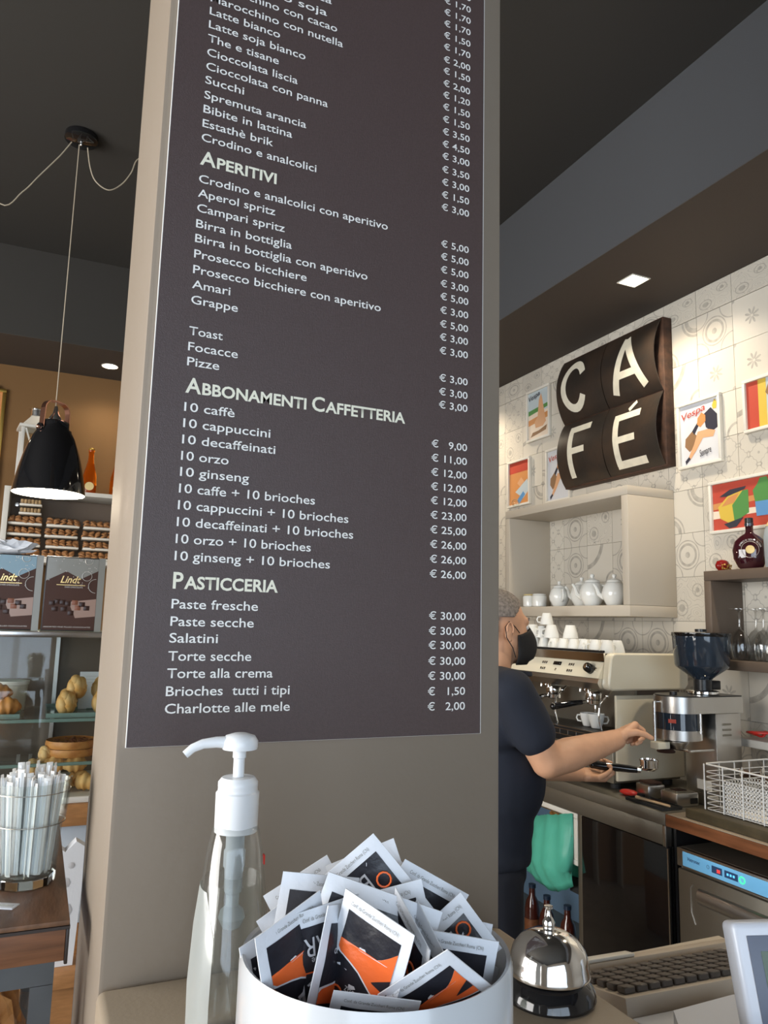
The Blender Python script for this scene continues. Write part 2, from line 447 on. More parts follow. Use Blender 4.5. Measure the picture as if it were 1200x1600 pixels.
# pillar carrying the menu
PX0, PX1, PY0, PY1 = .086, .563, .87, 1.17
ZC = 1.23
struct(MB().box(PX0, PX1, PY0, PY1, 0, HC-.001, bev=.006).obj('pillar', 'pillar_paint'), 'square taupe pillar in the middle carrying the menu board')
struct(MB().box(.095, .20, PY1+.002, 1.30, 0, 1.33, bev=.003).obj('trim_3', 'grey_metal'), 'narrow dark grey strip against the back of the pillar')  # plain box forming the dark grey band behind the pillar's lower edge

# near counter
ct = thing('service_counter', 'beige laminate counter around the foot of the pillar, under the white pot', 'counter', (0, 0, 0))
m = MB(); m.box(.085, .560, -.35, PY0-.001, ZC-.04, ZC, bev=.008, seg=3); m.obj('worktop', 'counter_laminate', ct)
m = MB(); m.box(.0855, .545, -.33, PY0-.002, 0, ZC-.041); m.obj('side_panel', 'counter_laminate', ct)

# ------------------------------------------------------------------ menu board
bd = thing('menu_board', 'tall dark brown café price list board on the pillar, white lettering', 'menu board', (0, PY0, 0))
ZB, ZT = 1.465, 2.66
MB().box(.096, .530, -.0052, -.0006, ZB, ZT).obj('board_edge', 'board_edge', bd)
MB().box(.0967, .5285, -.0062, -.0053, ZB+.0004, ZT-.001).obj('printed_face', 'board_print', bd)
def on_board(x, z): return basis((x, -.0068, z), (1, 0, 0), (0, 0, 1))
items = [  # text, width on the board, baseline height, price
 ('Charlotte alle mele', .140, 1.4995, '€   2,00'), ('Brioches  tutti i tipi', .139, 1.518, '€   1,50'), ('Torte alla crema', .118, 1.537, '€ 30,00'),
 ('Torte secche', .092, 1.5555, '€ 30,00'), ('Salatini', .053, 1.575, '€ 30,00'), ('Paste secche', .093, 1.593, '€ 30,00'), ('Paste fresche', .097, 1.612, '€ 30,00'),
 ('10 ginseng + 10 brioches', .183, 1.665, '€ 26,00'), ('10 orzo + 10 brioches', .158, 1.684, '€ 26,00'), ('10 decaffeinati + 10 brioches', .212, 1.703, '€ 26,00'),
 ('10 cappuccini + 10 brioches', .205, 1.722, '€ 25,00'), ('10 caffe + 10 brioches', .161, 1.741, '€ 23,00'), ('10 ginseng', .079, 1.760, '€ 12,00'),
 ('10 orzo', .054, 1.7785, '€ 12,00'), ('10 decaffeinati', .109, 1.7975, '€ 12,00'), ('10 cappuccini', .102, 1.8165, '€ 11,00'), ('10 caffè', .058, 1.8355, '€   9,00'),
 ('Pizze', .037, 1.8895, '€ 3,00'), ('Focacce', .058, 1.9075, '€ 3,00'), ('Toast', .039, 1.9265, '€ 3,00'),
 ('Grappe', .055, 1.9645, '€ 3,00'), ('Amari', .045, 1.9835, '€ 3,00'), ('Prosecco bicchiere con aperitivo', .241, 2.002, '€ 5,00'), ('Prosecco bicchiere', .139, 2.0215, '€ 3,00'),
 ('Birra in bottiglia con aperitivo', .221, 2.041, '€ 5,00'), ('Birra in bottiglia', .118, 2.0595, '€ 3,00'), ('Campari spritz', .108, 2.0795, '€ 5,00'),
 ('Aperol spritz', .095, 2.0985, '€ 5,00'), ('Crodino e analcolici con aperitivo', .248, 2.117, '€ 5,00'),
 ('Crodino e analcolici', .146, 2.171, '€ 3,00'), ('Estathè brik', .088, 2.1895, '€ 1,50'), ('Bibite in lattina', .112, 2.2085, '€ 3,00'), ('Spremuta arancia', .130, 2.2275, '€ 3,50'),
 ('Succhi', .048, 2.2475, '€ 3,00'), ('Cioccolata con panna', .158, 2.266, '€ 4,50'), ('Cioccolata liscia', .116, 2.285, '€ 3,50'), ('The e tisane', .090, 2.304, '€ 1,50'),
 ('Latte soja bianco', .125, 2.323, '€ 1,50'), ('Latte bianco', .090, 2.3415, '€ 1,20'), ('Marocchino con nutella', .176, 2.3595, '€ 2,00'),
 ('Marocchino con cacao', .167, 2.379, '€ 1,50'), ('Macchiato soja', .152, 2.397, '€ 2,00'), ('Cappuccino deca', .158, 2.417, '€ 1,70'),
 (None, 0, 2.4355, '€ 1,50'), (None, 0, 2.454, '€ 1,70'), (None, 0, 2.4725, '€ 1,70'), (None, 0, 2.491, '€ 1,70'), (None, 0, 2.5095, '€ 1,00')]
for s, wd, z, pr in items:
    if s: text('menu_line', s, on_board(.1335, z), 'letter_white', bd, .0148, wd, bold=.0001)
    text('price', pr, on_board(.5055, z-.004), 'letter_white', bd, .0137, .0535 if len(pr) > 6 else .0435, right=True, bold=.0001)
def heading(words, z, wid):
    tot = wid; x = .1335; big, sm = .0255, .0195
    ws = [(a, b) for a, b in words]; gap = .006
    L_ = []
    for a, b in ws:
        L_.append((a, big, text_mesh(a, big))); L_.append((b, sm, text_mesh(b, sm)))
    def wdt(me): xs = [v.co.x for v in me.vertices]; return max(xs)-min(xs)
    raw = sum(wdt(q[2]) for q in L_) + .0016*len(ws) + gap*(len(ws)-1); k = (tot-gap*(len(ws)-1)-.0016*len(ws))/(raw-gap*(len(ws)-1)-.0016*len(ws))
    for i, (a, sz, me) in enumerate(L_):
        wv = wdt(me)*k; text('heading', a, on_board(x, z), 'letter_cream', bd, sz, wv, bold=.0005); x += wv+.0012
        if i % 2: x += gap
heading([('P', 'ASTICCERIA')], 1.634, .120)
heading([('A', 'BBONAMENTI'), ('C', 'AFFETTERIA')], 1.8575, .279)
heading([('A', 'PERITIVI')], 2.1405, .095)

# ------------------------------------------------------------------ ceiling lights
def downlight(loc, square, label, power=14):
    t = thing('ceiling_downlight', label, 'spotlight', loc, 0, None)
    r = .05
    if square:
        m = MB(); b = .052
        for a in ((-b, b, -b, -b+.006), (-b, b, b-.006, b), (-b, -b+.006, -b+.006, b-.006), (b-.006, b, -b+.006, b-.006)): m.box(*a, -.004, -.0003)
        m.obj('trim_ring', 'frame_white', t); MB().box(-.045, .045, -.045, .045, -.003, -.0005).obj('lamp_face', 'spot_glow', t)
    else:
        MB().lathe([(.052, -.0003), (.052, -.004), (.046, -.004), (.046, -.0003)], 24).obj('trim_ring', 'frame_white', t)
        MB().lathe([(.045, -.003), (.045, -.0005)], 24).obj('lamp_face', 'spot_glow', t)
    light('downlight_beam', 'SPOT', (loc[0], loc[1], loc[2]-.012), power, (1, .85, .64), (0, 0, 0), spot_size=math.radians(140), spot_blend=.8, shadow_soft_size=.04).parent = None
    return t
downlight((2.351, 2.535, HS), True, 'lit square downlight in the soffit above the CAFÉ sign', 44)
downlight((.292, 4.96, HS), False, 'lit round downlight in the brown soffit left of the pillar', 16)
for i, (x, y) in enumerate(((2.351, 4.30), (2.25, 1.3))): downlight((x, y, HS), True, ('added unseen square downlight at the far end of the bar soffit', 'added unseen square downlight in the bar soffit nearest the camera')[i], (45, 60)[i])  # both lamps are out of view, added as warm fill for the bar
downlight((-1.2, 4.96, HS), False, 'added unseen round downlight above the gold picture frame', 10)  # out of view, added for more light under the back soffit

# pendant canopy, cables and lamp
cn = thing('pendant_canopy', 'round black ceiling canopy with three pale cloth cables', 'ceiling rose', (.007, 3.39, HC))
MB().lathe([(.068, -.0005), (.070, -.006), (.070, -.026), (.062, -.032), (0, -.033)], 36).obj('cover', 'black_gloss', cn)
MB().lathe([(.006, -.033), (.006, -.045), (.003, -.05)], 10).obj('cable_grip', 'chrome_soft', cn)
def drape(pxs, tail, r=.0028):
    pts = [ay(px, py, 3.39)-Vector((.007, 3.39, HC)) for px, py in pxs] + [Vector(t) for t in tail]
    out = []
    for i in range(len(pts)-1):
        p0, p1, p2, p3 = pts[max(i-1, 0)], pts[i], pts[i+1], pts[min(i+2, len(pts)-1)]
        for k in range(6):
            t = k/6; out.append(.5*((2*p1)+(p2-p0)*t+(2*p0-5*p1+4*p2-p3)*t*t+(3*p1-p0-3*p2+p3)*t*t*t))
    out.append(pts[-1]); MB().tube(out, r, 6).obj('swag_cable', 'cable_cloth', cn)
drape([(112, 222), (97, 240), (85, 252), (60, 276), (35, 300), (0, 318)], [(-.45, 0, -.20), (-.62, 0, -.02)])
drape([(137, 231), (141, 262), (150, 284), (170, 297), (190, 288), (205, 270), (217, 248)], [(.34, 0, -.015)])
MB().tube([(-.007, 0, -.048), (-.007, 0, 2.47-HC)], .0024, 6).obj('hanging_cable', 'cable_cloth', cn)
pl = thing('pendant_lamp', 'glossy black bell pendant lamp with copper handle, lit', 'lamp', (.002, 3.39, 2.098), math.radians(38))
sh = [(.141, 0), (.139, .02), (.134, .05), (.124, .10), (.112, .15), (.098, .195), (.084, .235), (.068, .262), (.058, .275), (.058, .300), (.050, .306), (.0, .306)]
m = MB(); m.lathe(sh + [], 48, cap=False); m.obj('shade', 'black_gloss', pl)
MB().lathe([(.1395, .0), (.137, .02), (.132, .05), (.122, .10), (.108, .15), (.09, .195), (.07, .22), (0, .225)], 40, cap=False).obj('shade_lining', 'white_plastic', pl)
MB().lathe([(0, .012), (.120, .012), (.135, .006), (.1385, .001)], 40, cap=False).obj('diffuser', 'lamp_glow', pl)
m = MB()
hp = []
for i in range(17):
    a = PI*i/16; hp.append((-.060*math.cos(a) if 0 else .060*math.copysign(abs(math.cos(a))**.6, -math.cos(a)), 0, .335+.055*abs(math.sin(a))**.7))
hp = [(-.063, 0, .268)]+hp+[(.063, 0, .268)]
for i in range(len(hp)-1):
    p, q = Vector(hp[i]), Vector(hp[i+1]); d = (q-p); n = Vector((-d.z, 0, d.x)).normalized()*.0022; e = Vector((0, .014, 0))
    v = [m.bm.verts.new(c) for c in (p-n-e, p+n-e, p+n+e, p-n+e, q-n-e, q+n-e, q+n+e, q-n+e)]
    for f in ((0, 1, 5, 4), (1, 2, 6, 5), (2, 3, 7, 6), (3, 0, 4, 7)): m.bm.faces.new([v[k] for k in f])
m.obj('handle', 'copper', pl)
for sx in (-1, 1):
    b = MB(); b.lathe([(.017, 0), (.017, .010)], 18, basis((sx*.064, -.0, .268), (0, 1, 0), (0, 0, 1)) if sx > 0 else basis((sx*.064, 0, .268), (0, -1, 0), (0, 0, 1))); e = b.obj('hinge_lug', 'black_gloss', pl)
    MB().ball((sx*.077, 0, .268), .009, 10).obj('screw_cap', 'copper', e)
MB().lathe([(.026, .306), (.026, .318), (.012, .340), (.006, .372)], 16).obj('socket_cap', 'chrome', pl)
light('pendant_bulb', 'POINT', (.002, 3.39, 2.07), 8, (1, .86, .65), shadow_soft_size=.05)
# ------------------------------------------------------------------ back wall shelving (left background)
su = thing('wall_shelf_unit', 'pale shelf unit with a white frame against the brown back wall', 'shelf', (0, 0, 0))
MB().box(-.236, -.205, 4.95, YB-.002, 0, 2.357, bev=.002).obj('side_panel', 'white_paint', su)
MB().box(.80, .83, 4.95, YB-.002, 0, 2.357, bev=.002).obj('side_panel', 'white_paint', su)
MB().box(-.2048, .7998, 4.95, YB-.002, 2.332, 2.357, bev=.002).obj('shelf_board', 'white_paint', su)
MB().box(-.2048, .7998, 4.95, YB-.002, 1.915, 1.94, bev=.002).obj('shelf_board', 'white_paint', su)
MB().box(-.2048, .7998, YB-.02, YB-.003, 1.941, 2.331).obj('back_panel', 'cab_taupe', su)
MB().lathe([(.012, 0), (.012, .012), (0, .013)], 12, basis((-.17, YB-.0205, 2.285), (1, 0, 0), (0, 0, 1))).obj('fixing', 'chrome_soft', su)

cookie_me = None
def cookie_pack(loc, label, nx=5, w_=.186):
    global cookie_me
    t = thing('cookie_pack', label, 'cookies', loc, 0, 'wrapped cookie trays in the shelf unit')
    m = MB(); m.box(-w_/2, w_/2, -.06, .06, 0, .016, bev=.006); m.obj('tray', 'foam_tray', t)
    if cookie_me is None:
        b = MB(); b.lathe([(0, 0), (.0175, .001), (.0205, .006), (.016, .012), (0, .0145)], 12); cookie_me = b.mesh('cookie', 'cookie')
    r = random.Random(int(loc[0]*1000+loc[2]*777))
    for i in range(nx):
        for k in range(3):
            c = link('cookie', cookie_me, t)
            c.location = (-w_/2+w_*(i+.5)/nx+r.uniform(-.002, .002), -.047+.013*k*.8, .017+.0105*k+.001)
            c.rotation_euler = (math.radians(28)+r.uniform(-.1, .1), r.uniform(-.15, .15), r.uniform(0, 6))
    b = MB(); b.box(-w_/2+.002, w_/2-.002, -.0635, .058, .0165, .060, bev=.012); b.obj('wrapper', 'film', t)
    return t
for cx, word in ((-.110, 'stack at the left end'), (.098, 'middle stack'), (.306, 'stack cut off by the pillar')):
    for k in range(4):
        cookie_pack((cx+(-.012, .006, -.004, .002)[k] if cx > 0 else cx, 5.03, 1.9405+.0645*k), 'cookie tray, %s, %s' % (word, ('bottom tray', 'second tray from the bottom', 'third tray from the bottom', 'fourth tray from the bottom')[k]))
# left column carries two slimmer biscuit packs
for k in range(2):
    t = thing('biscuit_pack', ('slim pale biscuit pack on the left cookie stack, lower one', 'slim pale biscuit pack on top of the left cookie stack')[k], 'biscuits', (-.088, 5.03, 1.9405+.0645*4+.052*k), 0, 'slim biscuit packs')
    MB().box(-.062, .062, -.05, .05, 0, .014, bev=.005).obj('tray', 'foam_tray', t)
    for i in range(6):
        MB().box(-.056+.019*i, -.040+.019*i, -.046, .046, .0142, .040, bev=.003).obj('biscuit', 'biscuit_pale', t)
    MB().box(-.060, .060, -.0495, .049, .0142, .049, bev=.008).obj('wrapper', 'film', t)

# lantern on top of the unit
ln = thing('lantern', 'white wooden lantern on the shelf, behind the pendant lamp', 'lantern', (-.105, 5.06, 2.3575), .12)
m = MB(); m.box(-.085, .085, -.085, .085, 0, .025, bev=.003); m.obj('base', 'white_paint', ln)
for sx in (-1, 1):
    for sy in (-1, 1): MB().box(sx*.072-.010, sx*.072+.010, sy*.072-.010, sy*.072+.010, .0252, .37, bev=.002).obj('post', 'white_paint', ln)
m = MB(); m.box(-.095, .095, -.095, .095, .371, .388, bev=.003); m.obj('roof_board', 'white_paint', ln)
m = MB(); m.lathe([(.11, .389), (.035, .46)], 4, Matrix.Rotation(PI/4, 4, 'Z')); m.obj('roof', 'white_paint', ln, ang=10)
m = MB(); m.lathe([(.032, .461), (.032, .50), (.045, .502), (.0, .52)], 16); m.obj('chimney', 'chrome_soft', ln)
for a in (0, 1, 2, 3):
    g = MB(); g.box(-.061, .061, -.0725, -.0705, .026, .368, mx=Matrix.Rotation(a*PI/2, 4, 'Z')); g.obj('pane', 'glass', ln)
for s in (-1, 1):
    g = MB(); g.tube([(s*.058, -.0765, .03), (-s*.058, -.0765, .365)], .006, 4); g.obj('cross_bar', 'white_paint', ln)
MB().lathe([(.028, .026), (.028, .14), (.0, .143)], 16).obj('candle', 'paper_white', ln)

def amber_bottle(loc, label):
    t = thing('amber_bottle', label, 'bottle', loc, 0, 'amber bottles on the shelf unit')
    MB().lathe([(0, 0), (.040, 0), (.043, .01), (.043, .07), (.040, .115), (.026, .175), (.017, .215), (.0155, .265), (.018, .268), (.018, .280), (0, .280)], 24).obj('body', 'amber_glass', t)
    MB().lathe([(.019, .2805), (.0195, .286), (.017, .291), (0, .292)], 16).obj('cap', 'gold', t)
    MB().lathe([(.0262, 0), (.0262, .0012)], 20, basis((0, -.0445, .045), (1, 0, 0), (0, 0, 1))).obj('label_disc', 'candle_yellow', t)
    return t
b0 = amber_bottle((.229, 5.03, 2.3575), 'amber glass bottle on the shelf, fully visible beside the pendant lamp')
dup(b0, (.392, 5.03, 2.3575), label='second amber bottle, half hidden by the pillar')

gf = thing('picture_frame', 'thin gold framed picture on the brown wall at the left edge', 'picture', (-.55, YB-.002, 2.30))
m = MB()
for a in ((-.26, .26, 0, .022), (-.26, .26, .69, .712), (-.26, -.238, .022, .69), (.238, .26, .022, .69)): m.box(a[0], a[1], -.022, -.001, a[2], a[3], bev=.002)
m.obj('frame', 'gold', gf); MB().box(-.238, .238, -.010, -.001, .022, .69).obj('print', 'poster_orange', gf)
for (x, z, r, k) in ((.15, .40, .07, 'poster_pale'), (.04, .22, .10, 'poster_brown'), (-.1, .5, .12, 'poster_red')):
    MB().lathe([(r, 0), (r, .0006)], 20, basis((x, -.0108, z), (1, 0, 0), (0, 0, 1))).obj('print_shape', k, gf)
ho = MB(); ho.lathe([(.010, 0), (.010, .008), (0, .012)], 12, basis((.21, -.012, .722), (1, 0, 0), (0, 0, 1))); ho.obj('hook', 'gold', gf)

# ------------------------------------------------------------------ pastry display case
YC = 2.85
dc = thing('display_case', 'glass pastry display case with three lit shelves and wooden base', 'display case', (0, 0, 0))
X0, X1 = -1.3, .60
MB().box(X0, X1, YC+.01, 3.40, 0, .60, bev=.004).obj('lower_body', 'wood_case', dc)
MB().box(X0, X1, YC+.005, 3.40, .601, .915, bev=.003).obj('body_panel', 'bluish_panel', dc)
MB().box(X0, X1, YC-.03, 3.42, .916, .985, bev=.004).obj('wood_trim', 'wood_case', dc)
MB().box(X0, X1, YC-.012, 3.38, .9855, 1.005, bev=.003).obj('deck', 'white_paint', dc)
for z, nm in ((1.115, 'glass_shelf'), (1.258, 'glass_shelf')):
    MB().box(X0+.01, X1-.01, YC+.012, 3.28, z-.006, z, bev=.001).obj(nm, 'glass', dc)
    MB().box(X0+.01, X1-.01, YC+.002, YC+.0115, z-.010, z+.001, bev=.002).obj('shelf_edge', 'glass_edge', dc)
MB().box(X0, X1, YC+.005, 3.38, 1.535, 1.5475, bev=.002).obj('top_glass', 'glass_edge', dc)
MB().box(X0, X1, YC-.004, YC+.0045, 1.530, 1.550, bev=.002).obj('top_rail', 'chrome_soft', dc)
MB().box(X0+.005, X1-.005, YC-.003, YC+.001, 1.006, 1.529).obj('front_glass', 'glass', dc)
MB().box(X0, X1, 3.30, 3.33, 1.006, 1.534).obj('back_door', 'cab_taupe', dc)
for x in (.085, -.40, .59):
    MB().box(x-.007, x+.007, 3.27, 3.299, 1.006, 1.534).obj('upright', 'steel', dc)
for z in (1.16,):
    for x in (-.02, .02): MB().box(x-.006, x+.006, YC+.30, YC+.312, 1.006, 1.10).obj('shelf_support', 'steel', dc)

def choc_box(x0, x1, label, front, top):
    t = thing('chocolate_box', label, 'box', (x0, 2.86, 1.551), 0, 'chocolate gift boxes on the display case')
    w_ = x1-x0; h = .255
    MB().box(0, w_, .0, .05, 0, h, bev=.002).obj('carton', 'box_side', t)
    f = MB(); f.box(.004, w_-.022, -.0012, -.0002, .004, h-.004); f.obj('front_print', front, t)
    b = MB(); b.prism([(.004, h-.085), (w_*.35, h-.050), (w_*.6, h-.075), (w_-.022, h-.045), (w_-.022, h-.004), (.004, h-.004)], -.0016, -.0013, axis='Y'); b.obj('snow_print', top, t)
    b = MB(); b.prism([(w_*.42, .10), (w_-.022, .112), (w_-.022, .052), (w_*.55, .045)], -.0017, -.0013, axis='Y'); b.obj('light_print', 'box_print_pink', t)
    text('brand_lettering', 'Lindt', basis((w_*.26, -.0020, h-.090), (1, 0, 0), (0, 0, 1)), 'gold_ink', t, .034, w_*.34, bold=.0004, shear=.35)
    b = MB(); b.box(w_*.20, w_*.68, -.0021, -.0018, h-.0985, h-.0965); b.obj('gold_line', 'gold_ink', t)
    text('brand_lettering', 'DARK CHOCOLATE', basis((w_*.34, -.0020, h-.107), (1, 0, 0), (0, 0, 1)), 'silver_ink', t, .008, w_*.3)
    text('brand_lettering', 'ASSORTED FINE FILLED CHOCOLATES', basis((w_*.04, -.0020, .012), (1, 0, 0), (0, 0, 1)), 'silver_ink', t, .006, w_*.78)
    b = MB()
    for cx, cz, r in ((w_*.70, h-.065, .016), (w_*.86, h-.098, .024), (w_*.72, h-.012, .013)):
        pts = [(cx+r*math.cos(2*PI*i/24), -.0022, cz+r*math.sin(2*PI*i/24)) for i in range(24)]
        pts = [p for p in pts if p[0] < w_-.024 and p[2] < h-.004]
        b.tube(pts, .0008, 4, closed=len(pts) == 24)
    rr = random.Random(3)
    for i in range(34): b.box(*(lambda x, z: (x, x+.0022, -.0024, -.0018, z, z+.0022))(rr.uniform(.01, w_-.03), h-rr.random()**1.6*.10-.008))
    b.obj('snow_dots', 'silver_ink', t)
    for i, (cx, cz, k) in enumerate(((.10, .095, 0), (.18, .10, 0), (.27, .098, 0), (.36, .094, 0), (.48, .098, 1), (.60, .092, 0), (.15, .075, 0), (.30, .075, 0), (.42, .062, 0), (.53, .080, 1), (.68, .080, 0))):
        c = MB(); c.box(cx*w_, cx*w_+.019, -.0024, -.0016, cz-.008, cz+.008, bev=.0003); c.obj('printed_praline', 'choc_milk' if k else 'choc_dark', t)
    b = MB(); b.box(w_-.0215, w_, -.0012, -.0002, 0, h); b.obj('side_strip', 'box_grey', t)
choc_box(.014, .206, 'dark chocolate gift box on the case, right one beside the pillar', 'box_print_dark', 'box_grey')
choc_box(-.186, .006, 'bluer chocolate gift box on the case, left one cut by the frame edge', 'box_print_dark', 'box_print_blue')

def crumple(name, label, cat, loc, r, mtl, sub=3, amp=.35, seed=1, group=None):
    bm = bmesh.new(); bmesh.ops.create_icosphere(bm, subdivisions=sub, radius=1)
    q = random.Random(seed)
    for v in bm.verts:
        k = 1+q.uniform(-amp, amp); v.co = Vector((v.co.x*r[0]*k, v.co.y*r[1]*k, max(0, (v.co.z*.5+.5))*r[2]*k*1.0))
    me = bpy.data.meshes.new(name); bm.to_mesh(me); bm.free(); me.materials.append(M[mtl])
    o = link(name, me); o.location = loc; return tag(o, label, cat, group)
crumple('wrapping_paper', 'crumpled white paper lying on the left chocolate box', 'paper', (-.105, 2.885, 1.807), (.075, .022, .040), 'paper_white', seed=5, amp=.42)

# pastries
def pastry(loc, label, kind, L_=.11, rz=0, tilt=0, group='pastries in the display case', mtl='pastry'):
    """crescent or plaited roll: ridged tapering body bent in an arc"""
    t = thing({'c': 'croissant', 'b': 'plaited_bun', 'r': 'sugared_roll'}[kind], label, 'pastry', loc, rz, group)
    m = MB(); n = 26; pts = []; rs = []
    for i in range(n+1):
        u = i/n; a = (u-.5)*(1.7 if kind == 'c' else .7)
        pts.append((L_*.55*math.sin(a), L_*.3*(1-math.cos(a))*1.4, .30*L_*(.9-.2*abs(2*u-1))))
        rs.append(L_*(.055+.235*math.sin(PI*min(max(u, .04), .96))**.8)*(1+.10*math.sin(u*PI*2*(4.5 if kind == 'c' else 3.2))))
    lo = 1
    for p, r in zip(pts, rs): lo = min(lo, p[2]-r)
    pts = [(p[0], p[1], p[2]-lo) for p in pts]
    if kind == 'b':       # three strands twisted together
        for k in range(3):
            st_, sr = [], []
            for i, (p, r) in enumerate(zip(pts, rs)):
                ph = 2*PI*k/3+i/n*2*PI*2.2; st_.append((p[0], p[1]+r*.56*math.cos(ph), p[2]-r*.15+r*.56*math.sin(ph))); sr.append(r*.40)
            MB().tube(st_, 0, 12, rs=sr).obj('plait', mtl, t, ang=80)
    else:
        m.tube(pts, 0, 14, rs=rs); m.obj('crust', mtl, t, ang=80)
    if kind == 'r':
        b = MB(); q = random.Random(int(loc[0]*999))
        for i in range(30): b.ball((q.uniform(-.25, .25)*L_, q.uniform(-.1, .06)*L_, L_*.52-lo*0), .0022, 6)
        b.obj('sugar_grains', 'sugar_grain', t)['kind'] = 'stuff'
    return t
def tray_thing(x0, x1, z, label, y0=YC+.03, y1=3.2):
    t = thing('glass_tray', label, 'tray', (x0, y0, z))
    w_ = x1-x0; d = y1-y0
    m = MB(); m.box(0, w_, 0, d, .0005, .004); m.obj('tray_base', 'glass_edge', t)
    m = MB()
    for a in ((0, w_, 0, .003), (0, w_, d-.003, d), (0, .003, .003, d-.003), (w_-.003, w_, .003, d-.003)): m.box(*a, .0045, .016)
    m.obj('tray_rim', 'glass_edge', t); return t
zs = 1.2585
tray_thing(.055, .30, zs, 'shallow glass tray under the plaited buns')
tray_thing(-.25, -.025, zs, 'shallow glass tray under the dark croissants')
for i, (x, y, z, rz, kd) in enumerate(((.118, 2.935, .005, -.25, 'front'), (.235, 2.955, .005, -.3, 'front right'), (.125, 3.03, .005, .15, 'rear'), (.150, 2.98, .055, -.35, 'topmost'), (.235, 3.03, .045, -.2, 'right, half hidden'))):
    pastry((x, y, zs+z), 'golden plaited bun on the upper glass shelf, %s of its pile' % kd, 'b', .150, rz, mtl='pastry_sugar', group='plaited buns on the upper shelf')
for i, (x, y, z, rz, kd) in enumerate(((-.065, 2.93, .006, .3, 'front right'), (-.15, 2.94, .006, -.3, 'front left'), (-.085, 3.02, .006, .9, 'rear right'), (-.10, 2.97, .050, .1, 'topmost'), (-.17, 3.04, .006, .1, 'rear left'))):
    pastry((x, y, zs+z), 'dark glazed croissant at the left end of the upper shelf, %s' % kd, 'c', .10, rz, mtl='pastry_dark', group='glazed croissants on the upper shelf')
pc = thing('price_card', 'white price card standing in the plaited buns', 'card', (.165, 3.10, zs+.005))
MB().box(0, .10, 0, .002, 0, .135, mx=Matrix.Rotation(-.12, 4, 'X')).obj('card', 'paper_white', pc)
MB().box(.03, .07, -.008, .012, -.0005, .003).obj('foot', 'glass_edge', pc)
for k in range(3): MB().box(.022, .078-.01*k, -.0006, -.0001, .118-.012*k, .1195-.012*k, mx=Matrix.Rotation(-.12, 4, 'X')).obj('card_line', 'sachet_grey', pc)
zl = 1.0055
for i, (x, y, z, rz, kd, tp) in enumerate(((-.02, 2.93, .0, .2, 'front left', 'b'), (.055, 2.94, .0, -.3, 'second along the front', 'c'), (.135, 2.925, .0, .2, 'beside the pillar in front', 'r'), (.20, 2.93, .0, -.4, 'half hidden by the pillar', 'c'),
        (.015, 3.0, .0, .6, 'second row left', 'c'), (.10, 3.01, .0, 0, 'second row middle', 'b'), (.18, 3.0, .0, .4, 'second row right', 'c'), (.03, 2.96, .058, .2, 'upper layer left', 'b'), (.095, 2.97, .056, -.2, 'upper layer middle', 'c'), (.165, 2.96, .056, .3, 'upper layer right', 'c'), (.065, 2.99, .095, .3, 'topmost', 'b'))):
    pastry((x, y, zl+z), 'golden pastry on the bottom deck of the case, %s' % kd, tp, .097, rz, group='pastries on the bottom deck', mtl=('pastry', 'pastry_sugar', 'pastry')[i % 3])
# flat tart slabs on the middle shelf
for k in range(2):
    t = thing('tart', 'flat brown nut tart on the middle shelf, %s' % ('lower of two', 'upper of two')[k], 'tart', (.15, 3.02, 1.1152+.027*k), 0, 'tarts on the middle shelf')
    MB().lathe([(0, 0), (.082, 0), (.088, .012), (.085, .026), (.078, .021), (0, .021)], 24, sx=1).obj('crust', 'pastry_dark', t)
    q = random.Random(k)
    b = MB()
    for i in range(26): a = q.random()*6.28; r = q.random()**.5*.07; b.ball((r*math.cos(a), r*math.sin(a), .0225), (.007, .005, .003), 6)
    b.obj('nut_topping', 'choc_milk', t)['kind'] = 'stuff'
cp = thing('white_tub', 'pale tub behind the left croissants in the case', 'tub', (-.07, 3.17, zs))
MB().lathe([(0, 0), (.055, 0), (.062, .09), (.066, .092), (.064, .098), (0, .098)], 24).obj('body', 'foam_tray', cp)
MB().lathe([(.067, .0985), (.067, .105), (0, .106)], 24).obj('lid', 'foam_tray', cp)
# white paper with floral print and the box under it next to the case
gc = thing('gift_bag', 'pale printed paper bag leaning against the display case', 'bag', (.10, 2.66, .55), 0)
m = MB(); m.prism([(0, 0), (.085, 0), (.10, .34), (.07, .36), (.04, .33), (.0, .36)], 0, .05, axis='Y'); m.obj('paper', 'paper_white', gc)
for (x, z, r) in ((.045, .24, .016), (.05, .16, .022), (.035, .09, .014), (.06, .29, .010)):
    MB().lathe([(r, 0), (r*.4, .0012)], 7, basis((x, -.001, z), (1, 0, 0), (0, 0, 1))).obj('floral_print', 'sachet_grey', gc)
bs = thing('wooden_bench', 'wooden side ledge under the pale paper bag', 'bench', (.04, 2.62, 0))
MB().box(0, .30, 0, .12, .5, .549, bev=.004).obj('ledge', 'wood_case', bs)
MB().box(.02, .28, .02, .10, 0, .4995).obj('support', 'wood_case', bs)

